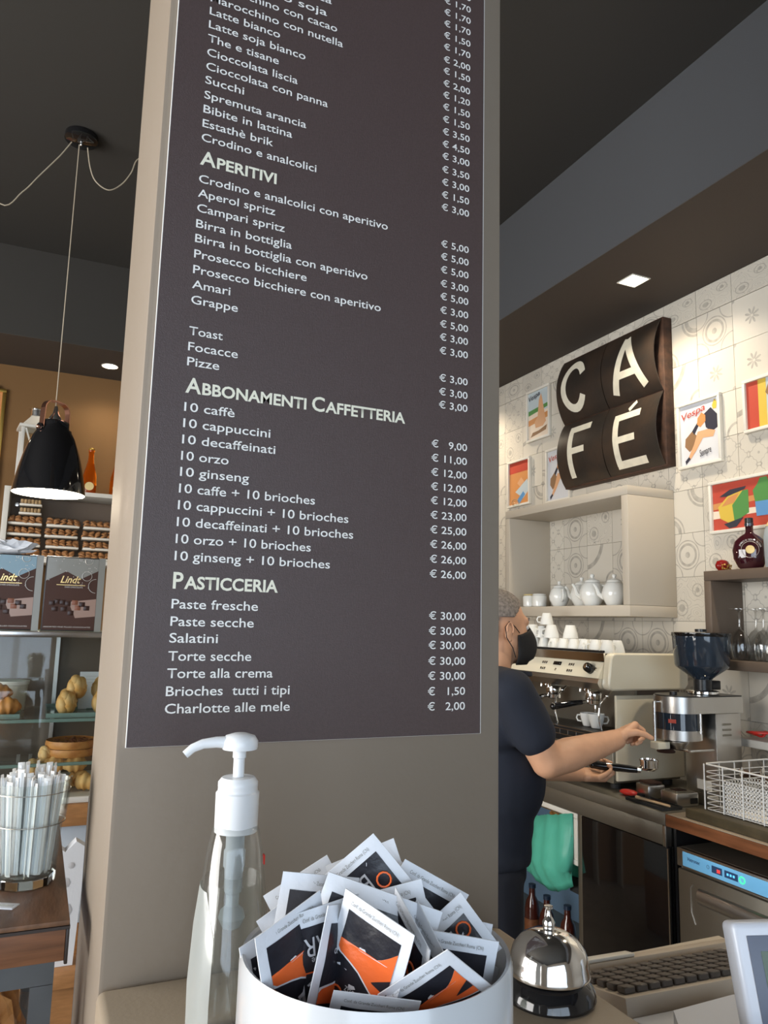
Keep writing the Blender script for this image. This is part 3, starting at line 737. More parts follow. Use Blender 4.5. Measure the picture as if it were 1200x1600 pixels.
# ------------------------------------------------------------------ wooden stand with the tumbler
ZS = 1.26
k_ = .34/.38
YE = 1.10*k_; XE = .07*k_
st = thing('display_stand', 'worn brown wooden stand with dark edge and grey metal frame', 'stand', (XE, YE, 0))
MB().box(-.62, 0, 0, .62, ZS-.006, ZS, bev=.0015).obj('worktop', 'wood_top', st)
MB().box(-.62, 0.0006, -.0006, .62, ZS-.0095, ZS-.0062).obj('dark_edge', 'wood_edge_dark', st)
MB().box(-.62, -.0035, .0004, .018, ZS-.043, ZS-.0098, bev=.001).obj('fascia', 'wood_front', st)
MB().box(-.0033, .0004, 0, .60, ZS-.047, ZS-.0098, bev=.001).obj('side_fascia', 'wood_edge_dark', st)
m = MB()
m.box(-.62, -.0125, .006, .017, ZS-.068, ZS-.0435); m.box(-.036, -.0125, .006, .017, 0, ZS-.0685)
m.box(-.62, -.596, .006, .017, 0, ZS-.0685); m.box(-.0355, -.0125, .58, .60, 0, ZS-.05); m.obj('metal_frame', 'grey_metal', st)
MB().box(-.595, -.037, .05, .56, ZS-.33, ZS-.32).obj('inner_shelf', 'wood_top', st)
bg_ = crumple('cookie_bag', 'clear bag of brown cookies inside the grey framed stand', 'bag', (XE-.125, YE+.10, ZS-.3195), (.095, .07, .255), 'pastry_dark', sub=4, amp=.05, seed=9)
fo = crumple('film', '', '', (0, 0, -.001), (.099, .074, .262), 'film', sub=4, amp=.06, seed=11); fo.parent = bg_
for kk in ('label', 'category'): del fo[kk]
fo.name = 'bag_film'
# faceted tumbler of straws
tx = az(48, 1392, ZS); tl = thing('straw_tumbler', 'faceted clear glass tumbler full of wrapped straws at the left edge', 'glass', (tx.x+.0, tx.y+.035, ZS))
tl.location = (az(38, 1385, ZS).x, az(38, 1385, ZS).y+.012, ZS)
TR = .042
m = MB(); m.lathe([(0, 0), (.034, 0), (.0355, .003), (.0375, .045), (.0395, .075), (.0430, .078), (.0475, .128), (.0458, .128), (.0415, .079), (.0365, .073), (.034, .015), (0, .013)], 10, cap=False)
m.obj('glass_body', 'glass', tl, ang=25)
m = MB(); m.lathe([(0, .0005), (.0325, .0005), (.0335, .0115), (0, .0118)], 10); m.obj('glass_foot', 'tumbler_glass', tl, ang=25)
m = MB()
for zz, rr in ((.0765, .0425), (.116, .0467)): m.tube([(rr*math.cos(2*PI*i/20), rr*math.sin(2*PI*i/20), zz) for i in range(20)], .0007, 4, closed=True)
m.obj('glass_ridge', 'steel_dark', tl)
q = random.Random(8)
strs = []
for i in range(78):
    a = 2*PI*q.random(); r = .030*q.random()**.5; lean = q.uniform(1.05, 1.38)
    h = q.uniform(.128, .140) if i > 7 else q.uniform(.140, .150)
    p = Vector((r*math.cos(a), r*math.sin(a), .016)); e = Vector((p.x*lean, p.y*lean, h))
    o = thing('wrapped_straw', 'white paper wrapped straw standing in the faceted tumbler', 'straw', tl.location, 0, 'wrapped straws in the tumbler')
    d = (e-p); wd = .0042; u = Vector((math.cos(a*3), math.sin(a*3), 0))*wd; v_ = d.cross(u).normalized()*.0012
    mm = MB(); vs = []
    for s0 in (p, e):
        vs.append([mm.bm.verts.new(s0+c) for c in (-u, v_, u, -v_)])
    for j in range(4): mm.bm.faces.new((vs[0][j], vs[0][(j+1) % 4], vs[1][(j+1) % 4], vs[1][j]))
    mm.bm.faces.new(vs[0]); mm.bm.faces.new(vs[1]); mm.obj('paper_sleeve', 'straw_white', o)
    mm = MB(); mm.tube([p+d*.02, e-d*.03], .0022, 6); mm.obj('straw', 'white_plastic', o)
for zz, rr in ((1, 1),):
    pp = thing('sugar_sachet', 'pale paper sachet lying on the wooden stand in front of the tumbler', 'sachet', az(6, 1416, ZS+.001), math.radians(-28))
    MB().box(-.045, .015, -.0085, .0085, -.0008, .0012, bev=.0006).obj('paper', 'paper_white', pp)
    MB().box(-.02, .012, -.003, .001, .0013, .0015).obj('print', 'box_grey', pp)

# ------------------------------------------------------------------ gel bottle
def gel_bottle():
    c = az(345, 1700, ZC) if 0 else None
    d = .70; r_ = ray(370, 1265); p = CAM + r_*(d/1.0)
    gx, gy = p.x, p.y
    t = thing('gel_dispenser', 'clear plastic pump bottle of hand gel with white pump, before the pillar', 'bottle', (gx, gy, ZC), math.radians(-6))
    secs = [(.0, .030, .040), (.004, .034, .045), (.05, .035, .046), (.10, .032, .041), (.14, .0275, .033), (.165, .0245, .027), (.182, .021, .022), (.187, .0175, .0175)]
    def shell(s, z0=0, z1=9, ofs=0):
        m = MB(); rings = []
        ss = [q for q in secs if z0 <= q[0] <= z1]
        for (z, a, b) in ss:
            rings.append([m.bm.verts.new(((a-ofs)*math.copysign(abs(math.cos(2*PI*i/32))**.85, math.cos(2*PI*i/32)), (b-ofs)*math.copysign(abs(math.sin(2*PI*i/32))**.85, math.sin(2*PI*i/32)), z+(ofs if z == ss[0][0] else 0))) for i in range(32)])
        for a, b in zip(rings, rings[1:]):
            for i in range(32): m.bm.faces.new((a[i], a[(i+1) % 32], b[(i+1) % 32], b[i]))
        m.bm.faces.new(rings[0]); m.bm.faces.new(rings[-1]); return m
    shell(0).obj('bottle_body', 'bottle_plastic', t, ang=60)
    shell(0, 0, .142, .002).obj('gel', 'gel_fill', t, ang=60)
    # label wrapped on the left face
    m = MB(); rows = []
    for z, a, b in ((.012, .0345, .0455), (.05, .0352, .0462), (.10, .0324, .0413), (.135, .0285, .0343)):
        w2 = 1.0 if z < .12 else .55
        rows.append([m.bm.verts.new((-(a+.0006)*abs(math.cos(th))**.85, (b+.0006)*math.copysign(abs(math.sin(th))**.85, math.sin(th)), z)) for th in [w2*(k/8-1)*1.0+.05 if 0 else w2*(k/4-1) for k in range(9)]])
    for a, b in zip(rows, rows[1:]):
        for k in range(8): m.bm.faces.new((a[k], a[k+1], b[k+1], b[k]))
    m.obj('label', 'label_film', t, ang=60)
    m = MB(); m.box(.0262, .0274, -.004, .002, .150, .158); m.obj('red_label', 'red_plastic', t)
    m = MB(); m.lathe([(.0195, .180), (.0198, .214), (.0182, .2155), (.0180, .219), (.0182, .2195), (.0182, .2235), (.015, .2275), (0, .2275)], 36); col_ = m.obj('collar', 'white_plastic', t)
    m = MB(); m.lathe([(.0052, .2277), (.0052, .244), (.0062, .245), (.0062, .251), (.0055, .2515)], 20); m.obj('pump_stem', 'white_plastic', t)
    hd = MB(); hd.lathe([(.0085, .2517), (.0160, .2525), (.0166, .2545), (.0166, .2600), (.0135, .2645), (.006, .2668), (0, .267)], 32)
    pts = [(-.010, -.001, .2585), (-.022, -.0015, .2592), (-.034, -.002, .2580), (-.043, -.0025, .2545), (-.0495, -.003, .2490)]
    hd.tube(pts, .004, 12, rs=[.0058, .0050, .0044, .0040, .0037]); hd.obj('pump_head', 'white_plastic', t)
    m = MB(); m.lathe([(.0085, .179), (.0085, .165), (.0098, .163), (.0098, .150), (.0085, .148), (.0078, .128), (.006, .126), (.006, .116), (.0105, .112), (.012, .106), (.008, .098), (.0, .094)], 20); m.obj('pump_piston', 'frosted', t)
    MB().tube([(0, 0, .098), (.002, 0, .05), (.010, 0, .006)], .0028, 8).obj('dip_tube', 'film', t)
    b = MB(); q = random.Random(2)
    for i in range(16): b.ball((q.uniform(-.02, .02), q.uniform(-.028, .02), q.uniform(.03, .13)), q.uniform(.0008, .002), 8)
    b.obj('gel_bubbles', 'film', t)['kind'] = 'stuff'
gel_bottle()

# ------------------------------------------------------------------ white pot of sugar sachets
pr = CAM + ray(588, 1478)*.425
PR, PZ = .075, pr.z
pt_ = thing('sachet_pot', 'large glossy white ceramic pot in the foreground, full of sugar sachets', 'pot', (pr.x, pr.y, ZC))
H = PZ-ZC
MB().lathe([(0, 0), (.056, 0), (.060, .004), (.070, H*.4), (.0755, H*.8), (.0752, H-.004), (.0738, H), (.0718, H-.001), (.0708, H-.006), (.0700, H*.8), (.066, H*.4), (.054, .010), (0, .009)], 72, cap=False).obj('pot_wall', 'pot_white', pt_)
pc0 = Vector((pr.x, pr.y, 0))
def sachet(px, py, depth, roll, yaw, pitch, label, style=0, wd=.046, hh=.072):
    """flat sugar packet; (px,py) marks its upper edge middle, depth = distance along the view"""
    p = CAM + ray(px, py)*depth
    t = thing('sugar_sachet', label, 'sachet', p, 0, 'sugar sachets in the white pot')
    toward = Vector((-fw.x, -fw.y, 0)).normalized()
    base = basis((0, 0, 0), (rt0.x, rt0.y, 0), (0, 0, 1))      # local x right, y up, z towards viewer
    R_ = base @ Matrix.Rotation(math.radians(yaw), 4, 'Y') @ Matrix.Rotation(math.radians(pitch), 4, 'X') @ Matrix.Rotation(math.radians(roll), 4, 'Z')
    t.rotation_euler = R_.to_euler()
    # paper body: crimped border and slightly pillowed middle
    m = MB(); nx, ny = 8, 10; F_ = {}; Bk = {}
    rng = random.Random(int(px*7+py)); bend = rng.uniform(-.003, .003); tw = rng.uniform(-.003, .003)
    def zz(i, j, s):
        u, v = i/nx*2-1, j/ny*2-1; e = max(0, 1-abs(u)**3)*max(0, 1-abs(v)**3)
        crease = .0003*math.sin(j*2.1+i)*e
        return s*(.0003+.0022*e)+crease+bend*(v*v)+tw*u*v
    for i in range(nx+1):
        for j in range(ny+1):
            x = -wd/2+wd*i/nx; y = -hh+hh*j/ny
            F_[i, j] = m.bm.verts.new((x, y, zz(i, j, 1))); Bk[i, j] = m.bm.verts.new((x, y, zz(i, j, -1)))
    for i in range(nx):
        for j in range(ny):
            m.bm.faces.new((F_[i, j], F_[i+1, j], F_[i+1, j+1], F_[i, j+1])); m.bm.faces.new((Bk[i, j], Bk[i, j+1], Bk[i+1, j+1], Bk[i+1, j]))
    for i in range(nx):
        for j in (0, ny): m.bm.faces.new((F_[i, j], F_[i+1, j], Bk[i+1, j], Bk[i, j]))
    for j in range(ny):
        for i in (0, nx): m.bm.faces.new((F_[i, j], F_[i, j+1], Bk[i, j+1], Bk[i, j]))
    m.obj('paper', 'paper_white', t, ang=60)
    bx0, bx1, by0, by1 = -wd/2+.0052, wd/2-.0052, -hh+.007, -.0085
    def face(poly_in, name, mtl, lift):
        """polygon laid on the pillowed front as a fine grid"""
        b = MB(); n = 18
        def inside(x, y):
            c = False; k = len(poly_in)
            for a in range(k):
                (xa, ya), (xb, yb) = poly_in[a], poly_in[(a+1) % k]
                if (ya > y) != (yb > y) and x < (xb-xa)*(y-ya)/(yb-ya)+xa: c = not c
            return c
        V = {}
        ys = sorted({q_[1] for q_ in poly_in}); y0_, y1_ = ys[0], ys[-1]
        prevrow = None
        for j in range(n+1):
            y = y0_+(y1_-y0_)*j/n; yy = min(max(y, y0_+1e-6), y1_-1e-6); xs = []
            k = len(poly_in)
            for a in range(k):
                (xa, ya), (xb, yb) = poly_in[a], poly_in[(a+1) % k]
                if (ya > yy) != (yb > yy): xs.append((xb-xa)*(yy-ya)/(yb-ya)+xa)
            if len(xs) < 2: prevrow = None; continue
            xa, xb = min(xs), max(xs); row = []
            for i in range(9):
                x = xa+(xb-xa)*i/8; ii = (x+wd/2)/wd*nx; jj = (y+hh)/hh*ny
                row.append(b.bm.verts.new((x, y, zz(ii, jj, 1)+lift)))
            if prevrow:
                for i in range(8): b.bm.faces.new((prevrow[i], prevrow[i+1], row[i+1], row[i]))
            prevrow = row
        b.obj(name, mtl, t, ang=60)
    def fy(v): return by0+(by1-by0)*v
    def fx(u): return bx0+(bx1-bx0)*u
    face([(bx0, by0), (bx1, by0), (bx1, by1), (bx0, by1)], 'black_print', 'sachet_black', .00015)
    ztop = .0030+abs(bend)
    def pm(u, v, up_=1):
        x, y = fx(u), fy(v); jj = (y+hh)/hh*ny; ii = (x+wd/2)/wd*nx
        return basis((x, y, zz(ii, jj, 1)+.0007), (up_, 0, 0), (0, up_, 0))
    if style in (0, 2):
        V_ = (lambda v: v) if style == 0 else (lambda v: 1-v)
        arc = [(u/8, .66+.25*((u/8-.35)**2)*2.2) for u in range(9)]
        low = [(1, .30), (.72, .40), (.45, .50), (.2, .55), (0, .56)]
        poly = [(fx(u), fy(V_(v))) for u, v in arc] + [(fx(u), fy(V_(v))) for u, v in low]
        face(poly, 'white_line', 'paper_white', .00028)
        low2 = [(1, .325), (.72, .42), (.45, .52), (.2, .57), (0, .58)]
        poly = [(fx(u), fy(V_(v))) for u, v in arc] + [(fx(u), fy(V_(v))) for u, v in low2]
        face(poly, 'orange_print', 'sachet_orange', .0004)
        face([(fx(1), fy(V_(.46))), (fx(1), fy(V_(.62))), (fx(.70), fy(V_(.50)))], 'black_notch', 'sachet_black', .00055)
        if style == 0:
            text('lettering', 'zucchero', pm(.32, .27), 'sachet_grey', t, .006, .017)
            text('lettering', 'BAR', pm(.45, .03), 'sachet_grey', t, .011, .018)
            text('lettering', 'selezione', pm(.50, .16), 'sachet_grey', t, .0045, .014)
            b = MB(); b.tube([Vector((fx(.2)+.0035*math.cos(k_*PI/6), fy(.2)+.0035*math.sin(k_*PI/6), zz(2, 2, 1)+.0008)) for k_ in range(12)], .0005, 5, closed=True); b.obj('ring_print', 'sachet_orange', t)
        else:
            text('lettering', 'zucchero', pm(.7, .78, -1), 'sachet_grey', t, .006, .017)
    elif style == 1:      # back side with BAR upside down
        text('lettering', 'BAR', pm(.62, .90, -1), 'sachet_grey', t, .014, .020)
        text('lettering', 'selezione', pm(.62, .70, -1), 'sachet_grey', t, .005, .016)
        b = MB(); b.tube([Vector((fx(.82)+.004*math.cos(k_*PI/6), fy(.72)+.004*math.sin(k_*PI/6), zz(6, 7, 1)+.0010)) for k_ in range(12)], .0006, 5, closed=True); b.obj('ring_print', 'sachet_orange', t)
        face([(fx(0), fy(.55)), (fx(.7), fy(.55)), (fx(.7), fy(.565)), (fx(0), fy(.565))], 'orange_line', 'sachet_orange', .0004)
    text('lettering', 'Conf. da Grande Zuccheri Roma (CN)', basis((-wd/2+.006, -.0055, zz(4, 9.5, 1)+.0006), (1, 0, 0), (0, 1, 0)), 'box_grey', t, .003, .030)
    return t
S = [ # px, py (middle of the top edge), depth, roll(ccw), yaw, pitch, style, label
 (447, 1425, .392, 18, 42, 2, 0, 'front left sachet with orange swoosh'),
 (597, 1421, .388, -19, -32, 2, 0, 'large front middle sachet, orange swoosh facing out'),
 (644, 1519, .376, 44, 8, 30, 0, 'front right sachet tilted far over, orange half'),
 (716, 1458, .405, -8, -4, 14, 1, 'right sachet with white top border and orange ring'),
 (603, 1396, .412, -19, 0, 2, 3, 'sachet lying sideways with long printed top border behind the front middle one'),
 (503, 1368, .425, -8, 8, 0, 1, 'left sachet with upside-down lettering'),
 (538, 1339, .440, 41, 0, 0, 1, 'topmost sachet standing on its corner'),
 (562, 1333, .458, 21, 0, 0, 1, 'narrow sachet behind the topmost one'),
 (648, 1364, .468, -38, 0, 0, 1, 'dark sachet leaning right behind the pile'),
 (682, 1368, .452, -28, 4, 0, 2, 'upper right sachet with orange band'),
 (600, 1388, .432, 14, 0, 0, 2, 'small white-cornered sachet in the centre'),
 (462, 1370, .455, 31, 10, 0, 1, 'rear left sachet with tilted printed border'),
 (452, 1401, .440, 31, 14, 0, 1, 'sachet just below the rear left one, parallel to it'),
 (545, 1412, .412, -14, 58, 2, 2, 'sachet wedged edge-on beside the front middle one'),
 (650, 1432, .398, -24, -64, 2, 1, 'steep sachet edge right of the front middle one'),
 (672, 1456, .396, -25, -62, 2, 1, 'second steep sachet edge right of the middle'),
 (678, 1434, .432, 40, 0, 0, 1, 'small sachet corner behind the right side'),
 (712, 1431, .445, -9, -10, 2, 1, 'rear right sachet with thin printed edge'),
 (425, 1450, .425, 14, 40, 0, 1, 'sachet pressed against the left rim'),
 (510, 1408, .405, 8, 30, 2, 1, 'black sachet between the two front orange ones'),
 (728, 1480, .440, -16, -30, 6, 1, 'sachet against the right rim'),
 (590, 1556, .372, -10, 0, 30, 2, 'short white sachet end at the front rim'),
]
for (px, py, d, ro, ya, pi_, sty, lab) in S:
    sachet(px, py, d, ro, ya, pi_, lab, 2 if sty == 3 else sty, *((.066, .046) if sty == 3 else (.044, .052) if py == 1519 else (.040, .036) if py == 1434 else (.0435, .068)))

# ------------------------------------------------------------------ service bell
bp = az(865, 1557, ZC)
bl = thing('service_bell', 'chrome service bell on a black base at the counter edge', 'bell', (bp.x-.004, bp.y+.002, ZC))
MB().lathe([(0, .0002), (.0455, .0002), (.0470, .003), (.0455, .010), (.0400, .0165), (.036, .020), (0, .020)], 48).obj('base', 'black_gloss', bl)
MB().lathe([(.038, .0225), (.0415, .0235), (.0418, .0265), (.0405, .0290), (.0400, .036), (.0365, .0465), (.029, .0555), (.018, .0615), (.006, .0635), (0, .0636), (0, .062), (.018, .060), (.034, .047), (.038, .030)], 56, cap=False).obj('dome', 'chrome', bl)
MB().lathe([(0, .0205), (.006, .0205), (.006, .0615), (0, .0615)], 12).obj('post', 'black_plastic', bl)
MB().lathe([(.0055, .0637), (.0062, .066), (.0066, .071), (.0045, .0745), (.0032, .0765), (.0020, .080), (.0020, .083), (.0045, .0845), (.0045, .0865), (0, .087)], 20).obj('push_button', 'chrome', bl)

# ------------------------------------------------------------------ cash register behind the counter
cs = thing('register_shelf', 'low shelf behind the service counter carrying the cash register', 'shelf', (0, 0, 0))
MB().box(.566, 1.45, .45, 1.35, .90, .93, bev=.003).obj('board', 'cab_beige', cs)
MB().box(.566, .60, .47, 1.33, 0, .8995).obj('support', 'cab_beige', cs); MB().box(1.40, 1.44, .47, 1.33, 0, .8995).obj('support', 'cab_beige', cs)
rg = thing('cash_register', 'light blue grey cash register with brown keys and green display', 'cash register', (0, 0, 0))
ZK = 1.05
B_ = az(985, 1549, ZK); C_ = az(1142, 1520, ZK); ux = (C_-B_).normalized(); ux.z = 0; uy = Vector((-ux.y, ux.x, 0))
D_ = az(1067, 1497, ZK-.028)
dep = (D_-B_).dot(uy)
K0 = basis(B_, ux, (uy+Vector((0, 0, -.028/dep))))
MB().box(-.02, .33, -.012, dep+.02, -.06, -.004, bev=.004, mx=K0).obj('keyboard_housing', 'register_tan', rg)
MB().box(-.03, .36, dep+.0205, dep+.05, -.06, .010, bev=.004, mx=K0).obj('rear_rail', 'register_tan', rg)
MB().box(.03, .13, dep+.022, dep+.048, .0102, .016, bev=.002, mx=K0).obj('paper_cover', 'frame_white', rg)
MB().box(-.02, .33, -.10, -.0125, -.115, -.030, bev=.006, mx=K0).obj('front_body', 'register_grey', rg)
kme = MB().box(-.0105, .0105, -.0100, .0100, 0, .010, bev=.0018, seg=1).mesh('key', 'key_brown')
nr = 5
for r in range(nr):
    for c in range(13):
        o = link('key', kme, rg); o.matrix_world = K0 @ Matrix.Translation((.0+.0245*c, .010+(dep-.02)/(nr-1)*r, -.0038))
MB().box(.06, .33, -.060, -.040, -.0300, -.0262, bev=.001, mx=K0).obj('paper_slot', 'chrome', rg)
# lower light body in front of the keys (towards the camera) and customer display
Zb = 1.035
poly = [az(*p, Zb) for p in ((945, 1548), (1052, 1573), (1145, 1552), (1230, 1560), (1230, 1700), (1100, 1700), (1052, 1620))]
MB().prism([(p.x, p.y) for p in poly], .931, Zb-.03).obj('printer_body', 'register_grey', rg)
Q = [az(*p, 1.06) for p in ((1052, 1573), (1146, 1548), (1230, 1570), (1215, 1680), (1090, 1680))]
m = MB(); m.prism([(p.x, p.y) for p in Q], Zb-.0295, 1.055); m.obj('display_pedestal', 'register_grey', rg)
dd = .78
def cd_(px, py, d): return CAM + ray(px, py)*d
tl_, bl_ = cd_(1166, 1462, dd), cd_(1192, 1600, dd-.03)
ydir = (tl_-bl_).normalized(); xdir = (cd_(1300, 1438, dd+.0)-cd_(1166, 1462, dd)).normalized(); xdir = (xdir-ydir*xdir.dot(ydir)).normalized()
Dm = basis(tl_, xdir, ydir)
MB().box(-.013, .125, -.11, .012, -.035, -.0005, bev=.006, seg=3, mx=Dm).obj('display_case_shell', 'register_grey', rg)
MB().box(0, .11, -.095, 0, -.0004, .0012, bev=.0005, mx=Dm).obj('display_bezel', 'bezel_grey', rg)
MB().box(.011, .095, -.062, -.014, .0013, .0018, mx=Dm).obj('display_screen', 'lcd', rg)
MB().box(-.008, .09, -.135, -.109, -.05, -.008, bev=.004, mx=Dm).obj('display_neck', 'register_grey', rg)
# ------------------------------------------------------------------ posters and sign on the tiled wall
def on_wall(y, z, off=0): return basis((W-off, y, z), (0, -1, 0), (0, 0, 1))     # x to the right along the wall, y up, z out into the room
def poster(y0, y1, z0, z1, label, shapes, words=(), paper='poster_paper', fr=.014):
    """y0 = far (left) edge, y1 = near (right) edge"""
    t = thing('framed_poster', label, 'poster', (0, 0, 0), 0, 'framed prints on the tiled wall')
    A = on_wall(y0, z0, .0002); w_, h = y0-y1, z1-z0
    m = MB()
    for a in ((0, w_, 0, fr), (0, w_, h-fr, h), (0, fr, fr, h-fr), (w_-fr, w_, fr, h-fr)): m.box(a[0], a[1], a[2], a[3], 0, .020, bev=.0015, mx=A)
    m.obj('frame', 'frame_white', t)
    MB().box(fr, w_-fr, fr, h-fr, 0, .008, mx=A).obj('print', paper, t)
    iw, ih = w_-2*fr, h-2*fr
    for i, (k, poly) in enumerate(shapes):
        pl_ = [(fr+iw*min(max(u, 0), 1), fr+ih*min(max(v, 0), 1)) for u, v in poly]
        MB().prism(pl_, .0081+.0002*i, .0083+.0002*i, mx=A).obj('printed_shape', k, t)
    for (s, u, v, wd, kk) in words:
        text('lettering', s, A @ Matrix.Translation((fr+iw*u, fr+ih*v, .0115)) @ Matrix.Rotation(.18, 4, 'Z'), kk, t, .045, iw*wd, bold=.0002, shear=.25)
    return t
def lady(s=1, dx=0, dy=0, dress='poster_dark'):
    f = lambda pts: [(dx+u*s, dy+v*s) for u, v in pts]
    return [('poster_brown', f([(.12, .45), (.30, .55), (.42, .46), (.40, .30), (.22, .22), (.10, .32)])),
            ('poster_dark', f([(.30, .55), (.48, .70), (.52, .66), (.36, .48)])),
            (dress, f([(.62, .78), (.80, .86), (.96, .72), (.98, .52), (.80, .46), (.66, .56)])),
            ('poster_skin', f([(.45, .52), (.72, .52), (.90, .47), (.84, .38), (.58, .40), (.40, .22), (.22, .08), (.16, .10), (.34, .32)])),
            ('poster_orange', f([(.46, .74), (.56, .82), (.66, .76), (.66, .66), (.52, .58), (.44, .64)])),
            ('poster_dark', f([(.12, .02), (.24, .10), (.20, .14), (.10, .08)])),
            ('poster_yellow', f([(.84, .88), (.90, .98), (.96, .92), (.94, .82), (.86, .82)]))]
poster(3.829, 3.594, 2.725, 3.048, 'small framed beach poster with a walking figure, left of the sign',
       [('poster_sky', [(0, .55), (1, .55), (1, 1), (0, 1)]), ('poster_green', [(0, .52), (1, .60), (1, .68), (0, .62)]), ('poster_orange', [(0, .3), (1, .38), (1, .5), (0, .42)]),
        ('poster_skin', [(.45, .45), (.52, .80), (.62, .92), (.68, .80), (.78, .5), (.85, .3), (.7, .22), (.35, .22), (.3, .35)]), ('poster_brown', [(.1, .05), (.85, .12), (.9, .22), (.5, .15), (.2, .14)])],
       [('Vespa', .04, .82, .55, 'poster_dark')], 'poster_pale')
poster(4.040, 3.797, 2.346, 2.642, 'small framed red poster with a hat, lowest on the far left',
       [('poster_red', [(0, .75), (1, .75), (1, 1), (0, 1)]), ('poster_orange', [(.1, .55), (.5, .75), (.9, .6), (.6, .45)]), ('poster_sky', [(.3, .3), (.9, .55), (1, .3), (.7, .12)]), ('poster_skin', [(.4, .5), (.6, .62), (.75, .5), (.55, .4)]), ('poster_blue', [(.4, .1), (.7, .28), (.8, .2), (.5, 0)])], (), 'poster_orange')
poster(3.636, 3.410, 2.321, 2.642, 'framed scooter pin-up poster, partly covered by the lower left sign plate', lady(), [('Vespa', .08, .78, .62, 'poster_red')])
poster(2.611, 2.362, 2.341, 2.652, 'framed scooter pin-up poster just right of the CAFÉ sign', lady(), [('Vespa', .06, .76, .62, 'poster_red'), ('Sempre', .5, .10, .3, 'poster_dark')])
poster(2.243, 1.985, 2.434, 2.665, 'framed red and yellow print at the right edge of the picture, top',
       [('poster_red', [(0, 0), (.25, 0), (.25, 1), (0, 1)]), ('poster_yellow', [(.25, 0), (.42, 0), (.42, 1), (.25, 1)]), ('poster_brown', [(.4, .7), (.5, .95), (.68, .9), (.72, .6), (.55, .5)]), ('poster_skin', [(.5, .55), (.68, .62), (.7, .3), (.5, .2)]), ('poster_blue', [(.45, .35), (.75, .4), (.8, .1), (.45, .05)])], (), 'poster_sky')
poster(2.442, 1.95, 2.025, 2.256, 'wide framed red print of bottles and a parrot above the dark shelf',
       [('poster_orange', [(0, .45), (1, .62), (1, .72), (0, .58)]), ('poster_pale', [(.0, .25), (1, .3), (1, .36), (0, .42)]),
        ('poster_yellow', [(.08, .25), (.06, .50), (.18, .72), (.34, .78), (.36, .3), (.22, .08)]), ('poster_green', [(.24, .14), (.22, .5), (.34, .78), (.40, .78), (.40, .3)]), ('poster_orange', [(.10, .5), (.18, .68), (.30, .74), (.24, .55)]), ('poster_dark', [(.08, .72), (.20, .84), (.38, .86), (.36, .80), (.16, .70)]), ('poster_dark', [(.12, .12), (.34, .22), (.26, .04), (.18, .02)]),
        ('poster_green', [(.47, .5), (.45, .74), (.50, .86), (.53, .98), (.60, .98), (.62, .84), (.66, .70), (.62, .5)]), ('poster_blue', [(.48, .2), (.47, .5), (.62, .5), (.60, .2)]), ('poster_blue', [(.66, .08), (.62, .36), (.70, .56), (.82, .56), (.90, .34), (.84, .08)])], (), 'poster_red')

